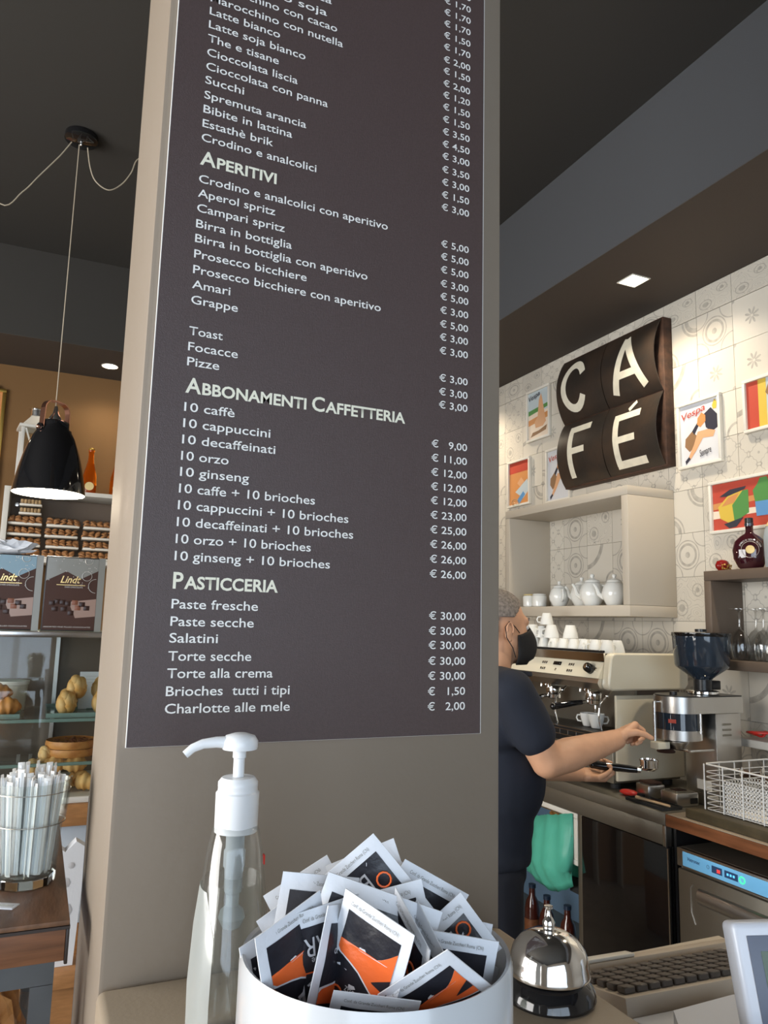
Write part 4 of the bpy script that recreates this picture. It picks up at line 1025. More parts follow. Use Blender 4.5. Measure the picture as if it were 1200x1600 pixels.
sg = thing('cafe_sign', 'four curved black metal sign plates spelling CAFÉ on a rusty backing', 'sign', (0, 0, 0))
SY0, SY1, SZ0, SZ1 = 3.400, 2.645, 2.372, 3.095
MB().box(W-.055, W-.0008, SY1-.004, SY0+.002, SZ0-.004, SZ1+.004, bev=.002).obj('backing', 'sign_rust', sg)
pw, ph = (SY0-SY1)/2, (SZ1-SZ0)/2
PS = W-.0555
def curve_x(v, bulge=.055):      # plates bow out of the wall
    return PS-.004-bulge*math.sin(PI*min(max(v, 0), 1))**.8
for r in range(2):
    for c in range(2):
        ya = SY0-c*pw-.003; yb = SY0-(c+1)*pw+.003; za = SZ1-(r+1)*ph+.003; zb = SZ1-r*ph-.003
        m = MB(); n = 14; f, g = [], []
        for i in range(n+1):
            v = i/n; z = za+(zb-za)*v; x = curve_x(v)
            f.append([m.bm.verts.new((x, ya, z)), m.bm.verts.new((x, yb, z))]); g.append([m.bm.verts.new((x+.004, ya, z)), m.bm.verts.new((x+.004, yb, z))])
        for i in range(n):
            m.bm.faces.new((f[i][0], f[i][1], f[i+1][1], f[i+1][0])); m.bm.faces.new((g[i][0], g[i+1][0], g[i+1][1], g[i][1]))
            m.bm.faces.new((f[i][0], f[i+1][0], g[i+1][0], g[i][0])); m.bm.faces.new((f[i][1], g[i][1], g[i+1][1], f[i+1][1]))
        m.bm.faces.new((f[0][0], g[0][0], g[0][1], f[0][1])); m.bm.faces.new((f[n][0], f[n][1], g[n][1], g[n][0]))
        p = m.obj('sign_plate', 'sign_black', sg)
        # letter built of strokes that follow the curved plate
        L_ = {(0, 0): 'C', (0, 1): 'A', (1, 0): 'F', (1, 1): 'É'}[(r, c)]
        def strip(pts, w0=.030, closed=False):
            """pts in plate units (u to the right, v up)"""
            P = [Vector((ya-(ya-yb)*u, za+(zb-za)*v)) for u, v in pts]; m2 = MB(); prev = None; fine = []
            for a, b in zip(P, P[1:]):
                k = max(2, int((b-a).length/.015))
                for i in range(k): fine.append(a.lerp(b, i/k))
            fine.append(P[-1])
            for i, q_ in enumerate(fine):
                t_ = (fine[min(i+1, len(fine)-1)]-fine[max(i-1, 0)]).normalized(); nn = Vector((-t_.y, t_.x))*w0/2
                row = []
                for s in (-1, 0, 1):
                    e = q_+nn*s; v = (e.y-za)/(zb-za); row.append(m2.bm.verts.new((curve_x(v)-.0012, e.x, e.y)))
                if prev:
                    for j in range(2): m2.bm.faces.new((prev[j], prev[j+1], row[j+1], row[j]))
                prev = row
            return m2.obj('painted_letter_stroke', 'sign_letter', p)
        if L_ == 'C': strip([(.40+.23*math.cos(a)*1.0, .50+.34*math.sin(a)) for a in [math.radians(d) for d in range(28, 333, 12)]], .042)
        if L_ == 'A': strip([(.22, .12), (.46, .88)], .042); strip([(.46, .88), (.78, .12)], .042); strip([(.32, .36), (.67, .36)], .036)
        if L_ == 'F': strip([(.30, .10), (.30, .84)], .040); strip([(.25, .84), (.72, .84)], .036); strip([(.30, .50), (.62, .50)], .034)
        if L_ == 'É': strip([(.26, .10), (.26, .78)], .040); strip([(.21, .78), (.70, .78)], .036); strip([(.26, .45), (.62, .45)], .034); strip([(.21, .11), (.76, .11)], .036); strip([(.46, .86), (.56, .97)], .026)

# ------------------------------------------------------------------ beige wall cabinet
CB = thing('wall_cabinet', 'open beige box shelf on the tiled wall under the CAFÉ sign', 'cabinet', (0, 0, 0))
cy0, cy1, cz0, cz1, cx = 2.662, 3.66, 1.663, 2.256, 2.40
T_ = .042
wx = W-.0005
MB().box(cx, wx, cy0, cy1, cz1-T_, cz1, bev=.002).obj('top_board', 'cab_beige', CB)
MB().box(cx, wx, cy0, cy1, cz0, cz0+T_+.008, bev=.002).obj('bottom_board', 'cab_beige', CB)
MB().box(cx, wx, cy0, cy0+T_, cz0+T_+.0085, cz1-T_-.0005, bev=.002).obj('side_board', 'cab_beige', CB)
MB().box(cx, wx, cy1-T_, cy1, cz0+T_+.0085, cz1-T_-.0005, bev=.002).obj('side_board', 'cab_beige', CB)
zc_ = cz0+T_+.0085
def teapot(loc, label, s=1., rz=0.):
    t = thing('teapot', label, 'teapot', loc, rz, 'white teapots in the beige cabinet')
    MB().lathe([(0, 0), (.030*s, 0), (.034*s, .004*s), (.050*s, .035*s), (.053*s, .055*s), (.045*s, .085*s), (.033*s, .098*s), (0, .099*s)], 28).obj('body', 'porcelain', t)
    MB().lathe([(.034*s, .0992*s), (.030*s, .108*s), (.010*s, .117*s), (.006*s, .121*s), (.010*s, .127*s), (.008*s, .134*s), (0, .136*s)], 24).obj('lid', 'porcelain', t)
    MB().tube([(-.044*s, 0, .085*s), (-.072*s, 0, .088*s), (-.084*s, 0, .065*s), (-.076*s, 0, .040*s), (-.050*s, 0, .028*s)], .0052*s, 8).obj('handle', 'porcelain', t)
    MB().tube([(.042*s, 0, .035*s), (.066*s, 0, .050*s), (.076*s, 0, .078*s), (.088*s, 0, .094*s)], .008*s, 8, rs=[.013*s, .010*s, .007*s, .0055*s]).obj('spout', 'porcelain', t)
for (y, x, s, rz, lab) in ((2.875, 2.50, 1.12, .6, 'white teapot nearest the right side board of the cabinet'), (3.035, 2.50, 1.18, .5, 'largest white teapot, middle of the cabinet shelf'), (3.165, 2.54, 1.12, .3, 'white teapot behind the largest one'), (3.30, 2.50, 1.0, -.4, 'white milk-jug shaped teapot at the left of the row')):
    teapot((x, y, zc_), lab, s, PI/2+rz)
for k, y in enumerate((3.435, 3.52)):
    t = thing('sugar_bowl', ('white lidded sugar bowl left of the teapots', 'second white sugar bowl, near the cabinet\'s far side')[k], 'bowl', (2.47, y, zc_), 0, 'sugar bowls in the cabinet')
    MB().lathe([(0, 0), (.032, 0), (.038, .006), (.040, .055), (.036, .062), (0, .063)], 24).obj('body', 'porcelain', t)
    MB().lathe([(.037, .0632), (.034, .070), (.008, .072), (0, .073)], 20).obj('lid', 'candle_yellow' if k else 'porcelain', t)
# small glass item on top of the cabinet
t = thing('glass_stopper', 'tiny clear glass ornament on the far top corner of the cabinet', 'ornament', (2.43, 3.60, cz1+.0003))
MB().lathe([(0, 0), (.014, 0), (.016, .003), (.004, .010), (.004, .022), (0, .022)], 16).obj('foot', 'glass', t); MB().ball((0, 0, .046), .024, 16).obj('ball', 'glass', t)

# ------------------------------------------------------------------ dark shelf with glasses and bottles
DS = thing('dark_wall_shelf', 'dark taupe box shelf at the right edge with glasses inside', 'shelf', (0, 0, 0))
dx, dy1, dz0, dz1 = 2.5, 2.335, 1.455, 1.850
MB().box(dx, wx, 1.20, dy1, dz1-.040, dz1, bev=.002).obj('top_board', 'cab_taupe', DS)
MB().box(dx, wx, 1.20, dy1, dz0, dz0+.038, bev=.002).obj('bottom_board', 'cab_taupe', DS)
MB().box(dx, wx, dy1-.035, dy1, dz0+.0385, dz1-.0405, bev=.002).obj('side_board', 'cab_taupe', DS)
MB().box(dx, wx, 1.20, 1.235, dz0+.0385, dz1-.0405, bev=.002).obj('side_board', 'cab_taupe', DS)
zg = dz0+.0385
gw = thing('wine_glass', 'upturned clear wine glass in the dark shelf, next to its side board', 'glass', (2.555, 2.215, zg), 0, 'upturned wine glasses in the dark shelf')
def gprof(s, z): return [(.030, 0), (.036, .020), (.040, .050), (.036, .085), (.020, .112), (.006, .122), (.0038, .135), (.0038, .190), (.008, .197), (.034, .202), (.034, .2035), (0, .204)]
MB().lathe(gprof(1, 0)[:6], 28, cap=False).obj('bowl', 'wine_glass', gw)
MB().lathe([(0, .1225), (.006, .1225), (.0038, .135), (.0038, .190), (.008, .1965)], 16).obj('stem', 'wine_glass', gw)
MB().lathe([(.008, .1968), (.034, .2015), (.034, .2035), (0, .204)], 28).obj('foot', 'wine_glass', gw)
dup(gw, (2.575, 2.12, zg), label='upturned wine glass, second from the shelf side, bowl clear')
dup(gw, (2.630, 2.20, zg), label='upturned wine glass standing behind, near the tiles')
g3 = dup(gw, (2.555, 2.035, zg), label='frosted upturned wine glass at the right edge of the photo')
for ch in g3.children:
    if ch.name.startswith('bowl'):
        ch.data = ch.data.copy(); ch.data.materials[0] = M['frosted']
dup(gw, (2.625, 1.99, zg), label='upturned wine glass beyond the frosted one at the right edge')
zt = dz1+.0005
lq = thing('liqueur_bottle', 'round dark liqueur bottle with silver lettering on the dark shelf', 'bottle', (2.575, 2.165, zt), math.radians(-50))
Sy = .55
MB().lathe([(0, 0), (.034, 0), (.046, .010), (.062, .045), (.066, .078), (.058, .112), (.036, .134), (.018, .145), (.0145, .152), (.0145, .188), (0, .188)], 36, sy=Sy).obj('body', 'liqueur', lq)
MB().lathe([(.016, .1885), (.016, .206), (.014, .208), (0, .208)], 20).obj('cap', 'black_plastic', lq)
MB().lathe([(.0175, .176), (.0175, .186)], 20, sy=1).obj('neck_ring', 'smoked', lq)
def lq_face(z): return -(.0665)*Sy-.0012
for k, s in enumerate('AMARO RISERVA BUONA'):
    if s == ' ': continue
    a = math.radians(160-k*7.7); r = .036
    text('lettering', s, basis((r*math.cos(a), lq_face(0)-.0005+(.0045 if 0 else 0), .078+r*math.sin(a)), (math.sin(a), 0, -math.cos(a)), (math.cos(a), 0, math.sin(a))), 'silver_ink', lq, .010)
MB().tube([(.032*math.cos(i*PI/16), lq_face(0), .078+.032*math.sin(i*PI/16)) for i in range(32)], .0008, 5, closed=True).obj('label_ring', 'silver_ink', lq)
MB().lathe([(.017, 0), (.016, .0015), (0, .002)], 24, basis((0, lq_face(0)+.001, .078), (1, 0, 0), (0, 0, 1))).obj('medallion', 'gold_ink', lq)
b2 = thing('spirit_bottle', 'clear spirit bottle with yellow neck label and pale front label, right edge', 'bottle', (2.56, 2.035, zt), 0)
MB().lathe([(0, 0), (.036, 0), (.040, .006), (.042, .12), (.036, .150), (.018, .185), (.015, .20), (.015, .245), (0, .245)], 28).obj('body', 'frosted', b2)
MB().lathe([(.017, .2455), (.017, .275), (0, .276)], 20).obj('cap', 'black_plastic', b2)
MB().lathe([(.0335, .160), (.021, .184), (.0165, .20), (.0162, .215)], 20, cap=False).obj('neck_label', 'candle_yellow', b2)
MB().lathe([(.028, 0), (.028, .0010)], 24, basis((-.030, -.031, .09), (.7, -.7, 0), (0, 0, 1))).obj('front_label', 'poster_sky', b2)
b3 = thing('glass_candle_holder', 'small dark red glass ball with gold glitter beside the liqueur bottle', 'candle holder', (2.555, 2.285, zt), 0)
MB().lathe([(0, 0), (.020, 0), (.034, .014), (.036, .024), (.028, .040), (.014, .046), (0, .047)], 20, sy=.6).obj('body', 'redglass', b3)
m = MB(); q = random.Random(5)
for i in range(22): m.ball((q.uniform(-.026, .026), -.021-.0*i, q.uniform(.004, .026)), .0035, 6)
m.obj('gold_glitter', 'gold', b3)

# ------------------------------------------------------------------ back bar: counter, cabinets
FX, ZB_ = 2.127, .95
wb = W-.0002
bc = thing('steel_back_counter', 'long stainless steel counter under the coffee machine', 'counter', (0, 0, 0))
MB().box(FX, wb, 2.205, 4.6, ZB_-.045, ZB_, bev=.003).obj('worktop', 'steel_dark', bc)
MB().box(FX+.004, FX+.030, 2.215, 4.6, ZB_-.115, ZB_-.0455, bev=.002).obj('apron', 'steel_dark', bc)
MB().box(FX+.003, FX+.050, 2.205, 2.222, ZB_-.118, ZB_-.046, bev=.002).obj('corner_post', 'steel', bc)
bk = thing('back_bar_base', 'dark base cabinet under the steel counter with black doors', 'cabinet', (0, 0, 0))
MB().box(FX+.035, wb, 2.187, 2.199, 0, ZB_-.047).obj('side_panel', 'black_plastic', bk)
MB().box(FX+.035, wb, 2.690, 2.712, 0, ZB_-.046).obj('side_panel', 'steel_dark', bk)
MB().box(FX+.035, wb, 4.58, 4.60, 0, ZB_-.046).obj('side_panel', 'steel_dark', bk)
MB().box(FX+.012, FX+.034, 2.684, 2.714, .02, ZB_-.118, bev=.002).obj('steel_post', 'steel_dark', bk)
d = MB().box(FX+.006, FX+.034, 2.20, 2.682, .06, ZB_-.118, bev=.003).obj('door', 'black_gloss', bk)
MB().box(FX-.003, FX+.0055, 2.19, 2.196, .06, ZB_-.12).obj('door_trim', 'steel', bk)
MB().box(wb-.03, wb, 2.713, 4.579, 0, ZB_-.046).obj('back_panel', 'bay_panel', bk)
MB().box(FX+.035, wb-.031, 2.713, 4.579, .09, .115).obj('bay_shelf', 'steel_dark', bk)
MB().box(FX+.036, FX+.05, 2.74, 2.80, .50, .56).obj('socket_plate', 'black_rubber', bk)
# bin chute with green bag
bf = thing('bin_chute', 'steel frame of a waste chute with a green bag in the counter front', 'bin', (0, 0, 0))
y0_, y1_, z0_, z1_ = 2.722, 3.10, .645, .832
m = MB(); xx0, xx1 = FX+.010, FX+.032; e = .022
m.box(xx0, xx1, y0_-.008, y1_, z1_-e, z1_, bev=.003); m.box(xx0, xx1, y0_-.008, y1_, z0_-e, z0_, bev=.003)
m.box(xx0, xx1, y0_-.008, y0_+e, z0_+.0002, z1_-e-.0002, bev=.003); m.box(xx0, xx1, y1_-e, y1_, z0_+.0002, z1_-e-.0002, bev=.003); m.obj('frame', 'frame_white', bf)
m = MB(); m.tube([(xx0-.004, y0_+e, z0_+.01), (xx0-.004, y0_+e, z1_-.04), (xx0-.004, y0_+.04, z1_-e), (xx0-.004, y1_-.04, z1_-e)], .003, 6); m.obj('seal', 'chrome_soft', bf)
bgm = MB(); q = random.Random(3); rows = []
prof = [(z1_-.045, -.10, .012), (z0_+.10, -.04, .012), (z0_+.06, -.01, .02), (z0_+.02, -.005, .035), (z0_-.05, -.02, .05), (z0_-.10, -.02, .04), (z0_-.14, -.015, .02), (z0_-.165, 0, .005)]
ny = 22
for j, (z, _, bul) in enumerate(prof[1:]):
    row = []
    for i in range(ny+1):
        u = i/ny; y = y0_+.015+(.33)*u
        zz = z+(.085*(1-u) if j == 0 else .03*(1-u) if j == 1 else 0) + .05*(u-.5)**2*(1 if j > 3 else 0)*2 + q.uniform(-.003, .003)
        if j > 3: zz += .10*max(0, .35-u)
        row.append(bgm.bm.verts.new((FX+.008-bul*(math.sin(PI*min(1, u*1.1))**.5+.2)+.006*math.sin(u*23+j), y, zz)))
    rows.append(row)
for a, b in zip(rows, rows[1:]):
    for i in range(ny): bgm.bm.faces.new((a[i], a[i+1], b[i+1], b[i]))
sb = bgm.obj('green_bag', 'bag_green', bf, ang=80)
md = sb.modifiers.new('thickness', 'SOLIDIFY'); md.thickness = .002
MB().box(FX+.04, FX+.22, y0_+.03, y1_-.03, z0_-.10, z0_+.10, bev=.03).obj('bag_inside', 'bag_green', bf)
crumple('food_waste', 'orange waste on top of the green bag in the chute', 'waste', (FX+.09, 2.92, z0_+.1005), (.045, .07, .05), 'rubbish', seed=2, amp=.2)
for k, (px, y, sc_) in enumerate(((850, 3.12, 1), (868, 2.98, .98), (888, 2.86, 1.0), (846, 3.28, 1.0))):
    t = thing('sauce_jar', 'dark red bottle on the low shelf, ' + ('behind the bell, second from left', 'middle one, slightly right', 'rightmost in the shadow', 'furthest back on the left')[k], 'bottle', (FX+.15+.01*k, y, .1155), 0, 'dark bottles under the counter')
    MB().lathe([(0, 0), (.034*sc_, 0), (.037*sc_, .005), (.037*sc_, .14), (.030, .175), (.016, .20), (.015, .235), (0, .235)], 20).obj('body', 'sauce_dark', t)
    MB().lathe([(.0175, .2352), (.0175, .252), (0, .253)], 16).obj('cap', 'jar_cap', t)
    MB().lathe([(.0378, .03), (.0378, .10)], 20, cap=False).obj('label', 'sachet_grey' if k == 0 else 'wood_red', t)

# wood section with the glass washer
wc = thing('wood_back_counter', 'reddish wooden worktop over the glass washer at the right', 'counter', (0, 0, 0))
MB().box(FX+.002, wb, .6, 2.2045, ZB_-.045, ZB_-.004, bev=.003).obj('worktop', 'wood_red', wc)
MB().box(FX+.004, wb, .6, 2.195, ZB_-.0038, ZB_+.0, bev=.001).obj('top_lining', 'counter_laminate', wc)
MB().box(FX+.022, wb-.02, .62, 2.130, ZB_+.0003, ZB_+.034, bev=.006).obj('drip_mat', 'mat_brown', wc)
MB().box(wb-.6, wb, .60, .62, 0, ZB_-.046).obj('end_panel', 'black_plastic', wc)
gwz = .852
dw = thing('glass_washer', 'stainless glass washer with blue control panel below the wooden top', 'dishwasher', (0, 0, 0))
Y0w, Y1w = 1.555, 2.146
MB().box(FX+.012, wb-.03, Y0w, Y1w, .04, gwz, bev=.004).obj('cabinet_body', 'steel_dark', dw)
MB().box(FX-.006, FX+.0115, Y0w, Y1w, gwz-.062, gwz-.001, bev=.003).obj('control_fascia', 'steel', dw)
wd_ = on = None
def on_front(y, z, x): return basis((x, y, z), (0, -1, 0), (0, 0, 1))
MB().box(0, .55, 0, .047, 0, .0015, bev=.0006, mx=on_front(Y1w-.028, gwz-.056, FX-.0062)).obj('blue_panel', 'panel_blue', dw)
A_ = on_front(Y1w-.028, gwz-.056, FX-.0078)
text('lettering', 'Vetrotec', A_ @ Matrix.Translation((.022, .022, .0003)), 'navy_label', dw, .016, .055, shear=.2, bold=.0003)
for (a, b) in ((.128, .170), (.180, .232)):
    pz = MB().box(a, b, .014, .036, 0, .0012, mx=A_).obj('button_field', 'navy_label', dw)
text('led_digits', '58', A_ @ Matrix.Translation((.149, .019, .0015)), 'led_red', dw, .014, .014, bold=.0006)
for k in range(3): MB().box(.190+.012*k, .197+.012*k, .022, .029, .0013, .0018, mx=A_).obj('led', 'led_blue', dw)
MB().tube([A_ @ Vector((.249+.010*math.cos(i*PI/10), .024+.010*math.sin(i*PI/10), .001)) for i in range(20)], .0016, 6, closed=True).obj('power_ring', 'led_green', dw)
MB().tube([A_ @ Vector((.112+.005*math.cos(i*PI/6), .026+.006*math.sin(i*PI/6), .0006)) for i in range(12)], .0006, 4, closed=True).obj('badge_ring', 'navy_label', dw)
MB().box(FX-.004, FX+.0115, Y0w, Y1w, .08, gwz-.070, bev=.006).obj('door', 'steel_dark', dw)
m = MB(); m.lathe([(.022, 0), (.026, .002), (.026, .40)], 20, basis((FX-.006, Y1w-.095, .715), (1, 0, 0), (0, 0, 1)), sx=.6, sy=1)
m.obj('door_handle', 'steel', dw)
m = MB(); m.tube([(FX-.0048, Y1w-.070, gwz-.105), (FX-.0048, Y1w-.058, gwz-.120), (FX-.0048, Y1w-.058, gwz-.20), (FX-.0048, Y1w-.075, gwz-.235)], .0018, 6)
m.tube([(FX-.0048, Y1w-.070, gwz-.30), (FX-.0048, Y1w-.058, gwz-.32), (FX-.0048, Y1w-.058, gwz-.42), (FX-.0048, Y1w-.07, gwz-.44)], .0018, 6); m.obj('pressed_rib', 'steel', dw)

# ------------------------------------------------------------------ white wire basket
BX0, BX1, BY0_, BY1_ = 2.200, 2.52, 1.60, 2.083
zb0 = ZB_+.0345; zb1 = zb0+.155
wbk = thing('wire_basket', 'white coated wire dish basket on the brown drip mat', 'basket', (0, 0, 0))
def loop(z, r, ex=0):
    a, b, c, d = BX0-ex, BX1+ex, BY0_-ex, BY1_+ex
    return MB().tube([(a+.01, c, z), (b-.01, c, z), (b, c+.01, z), (b, d-.01, z), (b-.01, d, z), (a+.01, d, z), (a, d-.01, z), (a, c+.01, z)], r, 6, closed=True)
loop(zb1, .0030).obj('rim_wire', 'white_wire', wbk)
for k in range(8): loop(zb0+.004+.0178*k, .0016).obj('wire', 'white_wire', wbk)
for (x, y) in [(BX0+.075*i, yy) for i in range(5) for yy in (BY0_-.003, BY1_+.003)] + [(xx, BY0_+.0803*i) for i in range(7) for xx in (BX0-.003, BX1+.003)]:
    MB().tube([(x, y, zb0+.001), (x, y, zb1)], .0022, 6).obj('upright_wire', 'white_wire', wbk)
for i in range(1, 24): MB().tube([(BX0, BY0_+.02*i, zb0+.0025), (BX1, BY0_+.02*i, zb0+.0025)], .0013, 5).obj('floor_wire', 'white_wire', wbk)
cbk = thing('cutlery_holder', 'small white perforated plastic holder inside the wire basket', 'holder', (2.28, 1.90, zb0+.0062), 0)
hw, hd, hh_ = .075, .105, .105
for nm, (a, b, fix, al) in {'a': (-hd, hd, -hw, 'y'), 'b': (-hd, hd, hw, 'y'), 'c': (-hw, hw, -hd, 'x'), 'd': (-hw, hw, hd, 'x')}.items():
    m = MB(); n = int((b-a)/.013)
    def bb(p0, p1, q0, q1):
        if al == 'y': m.box(fix-.001, fix+.001, p0, p1, q0, q1)
        else: m.box(p0, p1, fix-.001, fix+.001, q0, q1)
    for i in range(n+1): c = a+(b-a)*i/n; bb(c-.0022, c+.0022, 0, hh_)
    for j in range(9): z = hh_*j/8; bb(a, b, max(0, z-.0022), min(hh_, z+.0022))
    m.obj('perforated_wall', 'white_wire', cbk)
MB().box(-hw, hw, -hd, hd, 0, .0015).obj('floor_plate', 'white_wire', cbk)
for (x, y, a) in ((.02, .02, .1), (-.03, .05, -.15), (.03, -.04, .2)):
    t = thing('spoon', 'steel spoon in the perforated holder, %s' % {.02: 'middle one', -.03: 'furthest back', .03: 'nearest the camera'}[x], 'spoon', (2.28+x, 1.90+y, zb0+.009), 0, 'spoons in the perforated holder')
    MB().tube([(0, 0, .001), (.01*a, .005, .07), (.05*a, .01, .125)], .002, 6).obj('handle', 'chrome', t)
    MB().ball((.06*a, .011, .138), (.010, .004, .017), 10).obj('bowl', 'chrome', t)

# white ledge with red cord at the right edge
wl = thing('white_ledge', 'small white wall ledge behind the basket at the right edge', 'shelf', (0, 0, 0))
lz = ax(1175, 1152, 2.58)
MB().box(2.545, wb, 1.5, 2.250, 1.165, 1.195, bev=.003).obj('board', 'white_paint', wl)
m = MB(); m.box(2.62, wb, 1.5, 2.09, 1.02, 1.1645); m.obj('bracket', 'cab_beige', wl)
rc = MB(); q = random.Random(1)
pts = [(2.585+.03*math.cos(t_*.5), 2.19+.035*math.sin(t_*.5)-.001*t_, 1.2015+.0028*(t_ % 13)/1.5+.010*abs(math.sin(t_*.25))) for t_ in range(40)]
rc.tube(pts, .0035, 6); tag(rc.obj('coiled_cable', 'red_plastic'), 'coiled red cord lying on the white ledge', 'cable')
bw = thing('wood_shelf', 'worn wooden block shelf below the white ledge behind the grinder', 'shelf', (0, 0, 0))
MB().box(2.60, wb, 2.105, 2.50, 1.03, 1.05, bev=.002).obj('board', 'wood_top', bw)
MB().box(2.64, wb, 2.21, 2.48, ZB_+.0005, 1.0295).obj('support', 'cab_beige', bw)

# ------------------------------------------------------------------ espresso machine
em = thing('espresso_machine', 'cream and chrome two group espresso machine on the steel counter', 'coffee machine', (0, 0, 0))
MX0, MX1, MY0, MY1 = 2.165, 2.60, 2.53, 3.42
zt_, zl_ = 1.505, 1.352
def sidep(y0, y1, nm='side_panel'):
    m = MB()
    r = .022
    poly = [(MX0-.005, zl_+r), (MX0-.005+r*.3, zl_+r*.3), (MX0-.005+r, zl_), (MX1-.02, zl_), (MX1, zl_+.02), (MX1, zt_), (MX0+.012+r, zt_), (MX0+.012+r*.3, zt_-r*.3), (MX0+.010, zt_-r)]
    m.prism(poly, y0, y1, axis='Y'); o = m.obj(nm, 'cream_enamel', em); md = o.modifiers.new('b', 'BEVEL'); md.width = .008; md.segments = 3; md.limit_method = 'ANGLE'; return o
sidep(MY0, MY0+.045); sidep(MY1-.045, MY1)
m = MB(); m.box(MX0+.06, MX1-.01, MY0+.030, MY0+.0445, .985, 1.33, bev=.004); m.obj('lower_side_panel', 'cream_enamel', em)
y0_, y1_ = MY0+.0455, MY1-.0455
MB().box(MX0+.04, MX1-.01, y0_, y1_, zl_+.04, zt_-.012, bev=.002).obj('boiler_housing', 'steel', em)
MB().prism([(MX0+.013, zt_-.038), (MX0+.010, zt_-.002), (MX0+.0395, zt_-.002), (MX0+.0395, zt_-.045)], y0_, y1_, axis='Y').obj('chrome_top_band', 'chrome', em)
MB().tube([(MX0+.012, y0_, zt_+.004), (MX0+.012, y1_, zt_+.004)], .0055, 10).obj('cup_rail', 'black_plastic', em)
MB().box(MX0+.02, MX1-.01, y0_, y1_, zt_-.0115, zt_-.004).obj('cup_tray', 'chrome_soft', em)
# sloping control panel
pa = Vector((MX0+.012, 0, zt_-.040)); pb = Vector((MX0-.020, 0, zt_-.106))
MB().prism([(pa.x, pa.z), (pb.x, pb.z), (pb.x+.012, pb.z-.002), (MX0+.039, pb.z-.002), (MX0+.039, pa.z)], y0_, y1_, axis='Y').obj('control_panel', 'cream_enamel', em)
dn = (pa-pb).normalized()
def on_panel(y, h): return basis(pb+dn*h+Vector((0, y, 0))+Vector((-dn.z, 0, dn.x))*.0006, (0, -1, 0), dn)
PH = (pa-pb).length
for gi, yg in enumerate((2.985, 2.790, 2.78)):
    if gi > 1: continue
    for r in range(2):
        for c in range(3):
            yy = yg-.014*c-(.006*r if 0 else 0)
            MB().box(-.0045, .0045, -.006, .006, 0, .0022, bev=.001, mx=on_panel(yy, PH*(.70, .30)[r])).obj('button', 'chrome_soft', em)
            MB().box(-.003, .003, -.0055, .0002, .0023, .0026, mx=on_panel(yy, PH*(.70, .30)[r])).obj('button_symbol', 'black_plastic', em)
MB().box(-.028, .028, -.0085, .0085, 0, .0025, bev=.001, mx=on_panel(2.877, PH*.70)).obj('display', 'black_gloss', em)
text('display_text', 'Faema', on_panel(2.890, PH*.66) @ Matrix.Translation((0, 0, .0027)), 'silver_ink', em, .009, .026) if 0 else None
MB().box(-.0045, .0045, -.006, .006, 0, .0022, bev=.001, mx=on_panel(2.875, PH*.30)).obj('button', 'chrome_soft', em)
kn = MB(); kn.lathe([(.021, 0), (.0215, .004), (.019, .030), (.016, .034), (0, .035)], 24, on_panel(2.637, PH*.5)); ko = kn.obj('steam_knob', 'black_gloss', em)
MB().lathe([(.010, .0352), (.009, .037), (0, .0375)], 20, on_panel(2.637, PH*.5)).obj('knob_cap', 'chrome', em)
MB().lathe([(.007, 0), (.007, .012), (0, .013)], 14, on_panel(2.598, PH*.5)).obj('lever_stub', 'chrome', em)
MB().prism([(pb.x+.002, pb.z-.0025), (pb.x-.004, pb.z-.020), (pb.x+.010, pb.z-.046), (MX0+.039, pb.z-.046), (MX0+.039, pb.z-.0025)], y0_, y1_, axis='Y').obj('chrome_lower_band', 'chrome_soft', em)
MB().box(MX0+.17, MX0+.185, y0_, y1_, 1.1205, zl_+.0395).obj('splash_back', 'steel_dark', em)
MB().box(MX0+.186, MX1-.012, y0_, y1_, 1.1205, zl_+.0395).obj('machine_body', 'cab_taupe', em)
zlb = pb.z-.046
for gi, yg in enumerate((3.02, 2.735)):
    hd = MB(); hd.box(MX0+.045, MX0+.169, yg-.03, yg+.03, zlb-.022, zlb-.0005, bev=.005)
    hd.lathe([(.034, 0), (.036, -.004), (.036, -.030), (.033, -.034), (0, -.034)], 28, Matrix.Translation((MX0+.085, yg, zlb-.0225)))
    hd.obj('group_head', 'chrome', em)
    for s in (-1, 1):
        MB().lathe([(.0045, 0), (.0045, .020), (.003, .022)], 10, Matrix.Translation((MX0+.035, yg+s*.028, zlb-.023))).obj('group_bolt', 'chrome', em)
    MB().lathe([(.005, 0), (.006, -.012), (.0045, -.030), (0, -.030)], 12, Matrix.Translation((MX0+.095, yg, zlb-.079))).obj('coffee_spout', 'chrome', em)
    b = MB(); b.lathe([(.035, -.0345), (.034, -.050), (.020, -.056), (0, -.0565)], 26, Matrix.Translation((MX0+.085, yg, zlb-.0225))); pf = b.obj('portafilter', 'chrome', em)
    b = MB(); dx_ = -.15 if gi == 0 else -.125; dyy = .055 if gi else -.03
    b.cyl((MX0+.055, yg+.006, zlb-.063), (MX0+.030, yg+.012, zlb-.067), .008, .008, 12); b.obj('ferrule', 'chrome', pf)
    b = MB(); b.tube([(MX0+.032, yg+.012, zlb-.067), (MX0-.02, yg+dyy*.5, zlb-.074), (MX0-.085, yg+dyy, zlb-.086)], .011, 12, rs=[.010, .0125, .0145]); b.ball((MX0-.088, yg+dyy, zlb-.0865), .0150, 12); b.obj('handle', 'black_gloss', pf)
for yy in (2.90, 2.60, 3.30):
    b = MB(); b.tube([(MX0+.08, yy, zlb-.001), (MX0+.04, yy, zlb-.03), (MX0+.01, yy+.004, zlb-.06), (MX0+.005, yy+.006, zlb-.12), (MX0+.02, yy+.006, zlb-.17)], .0042, 8); b.obj('steam_wand', 'chrome', em)
    MB().ball((MX0+.045, yy, zlb-.028), .009, 10).obj('wand_joint', 'chrome', em)
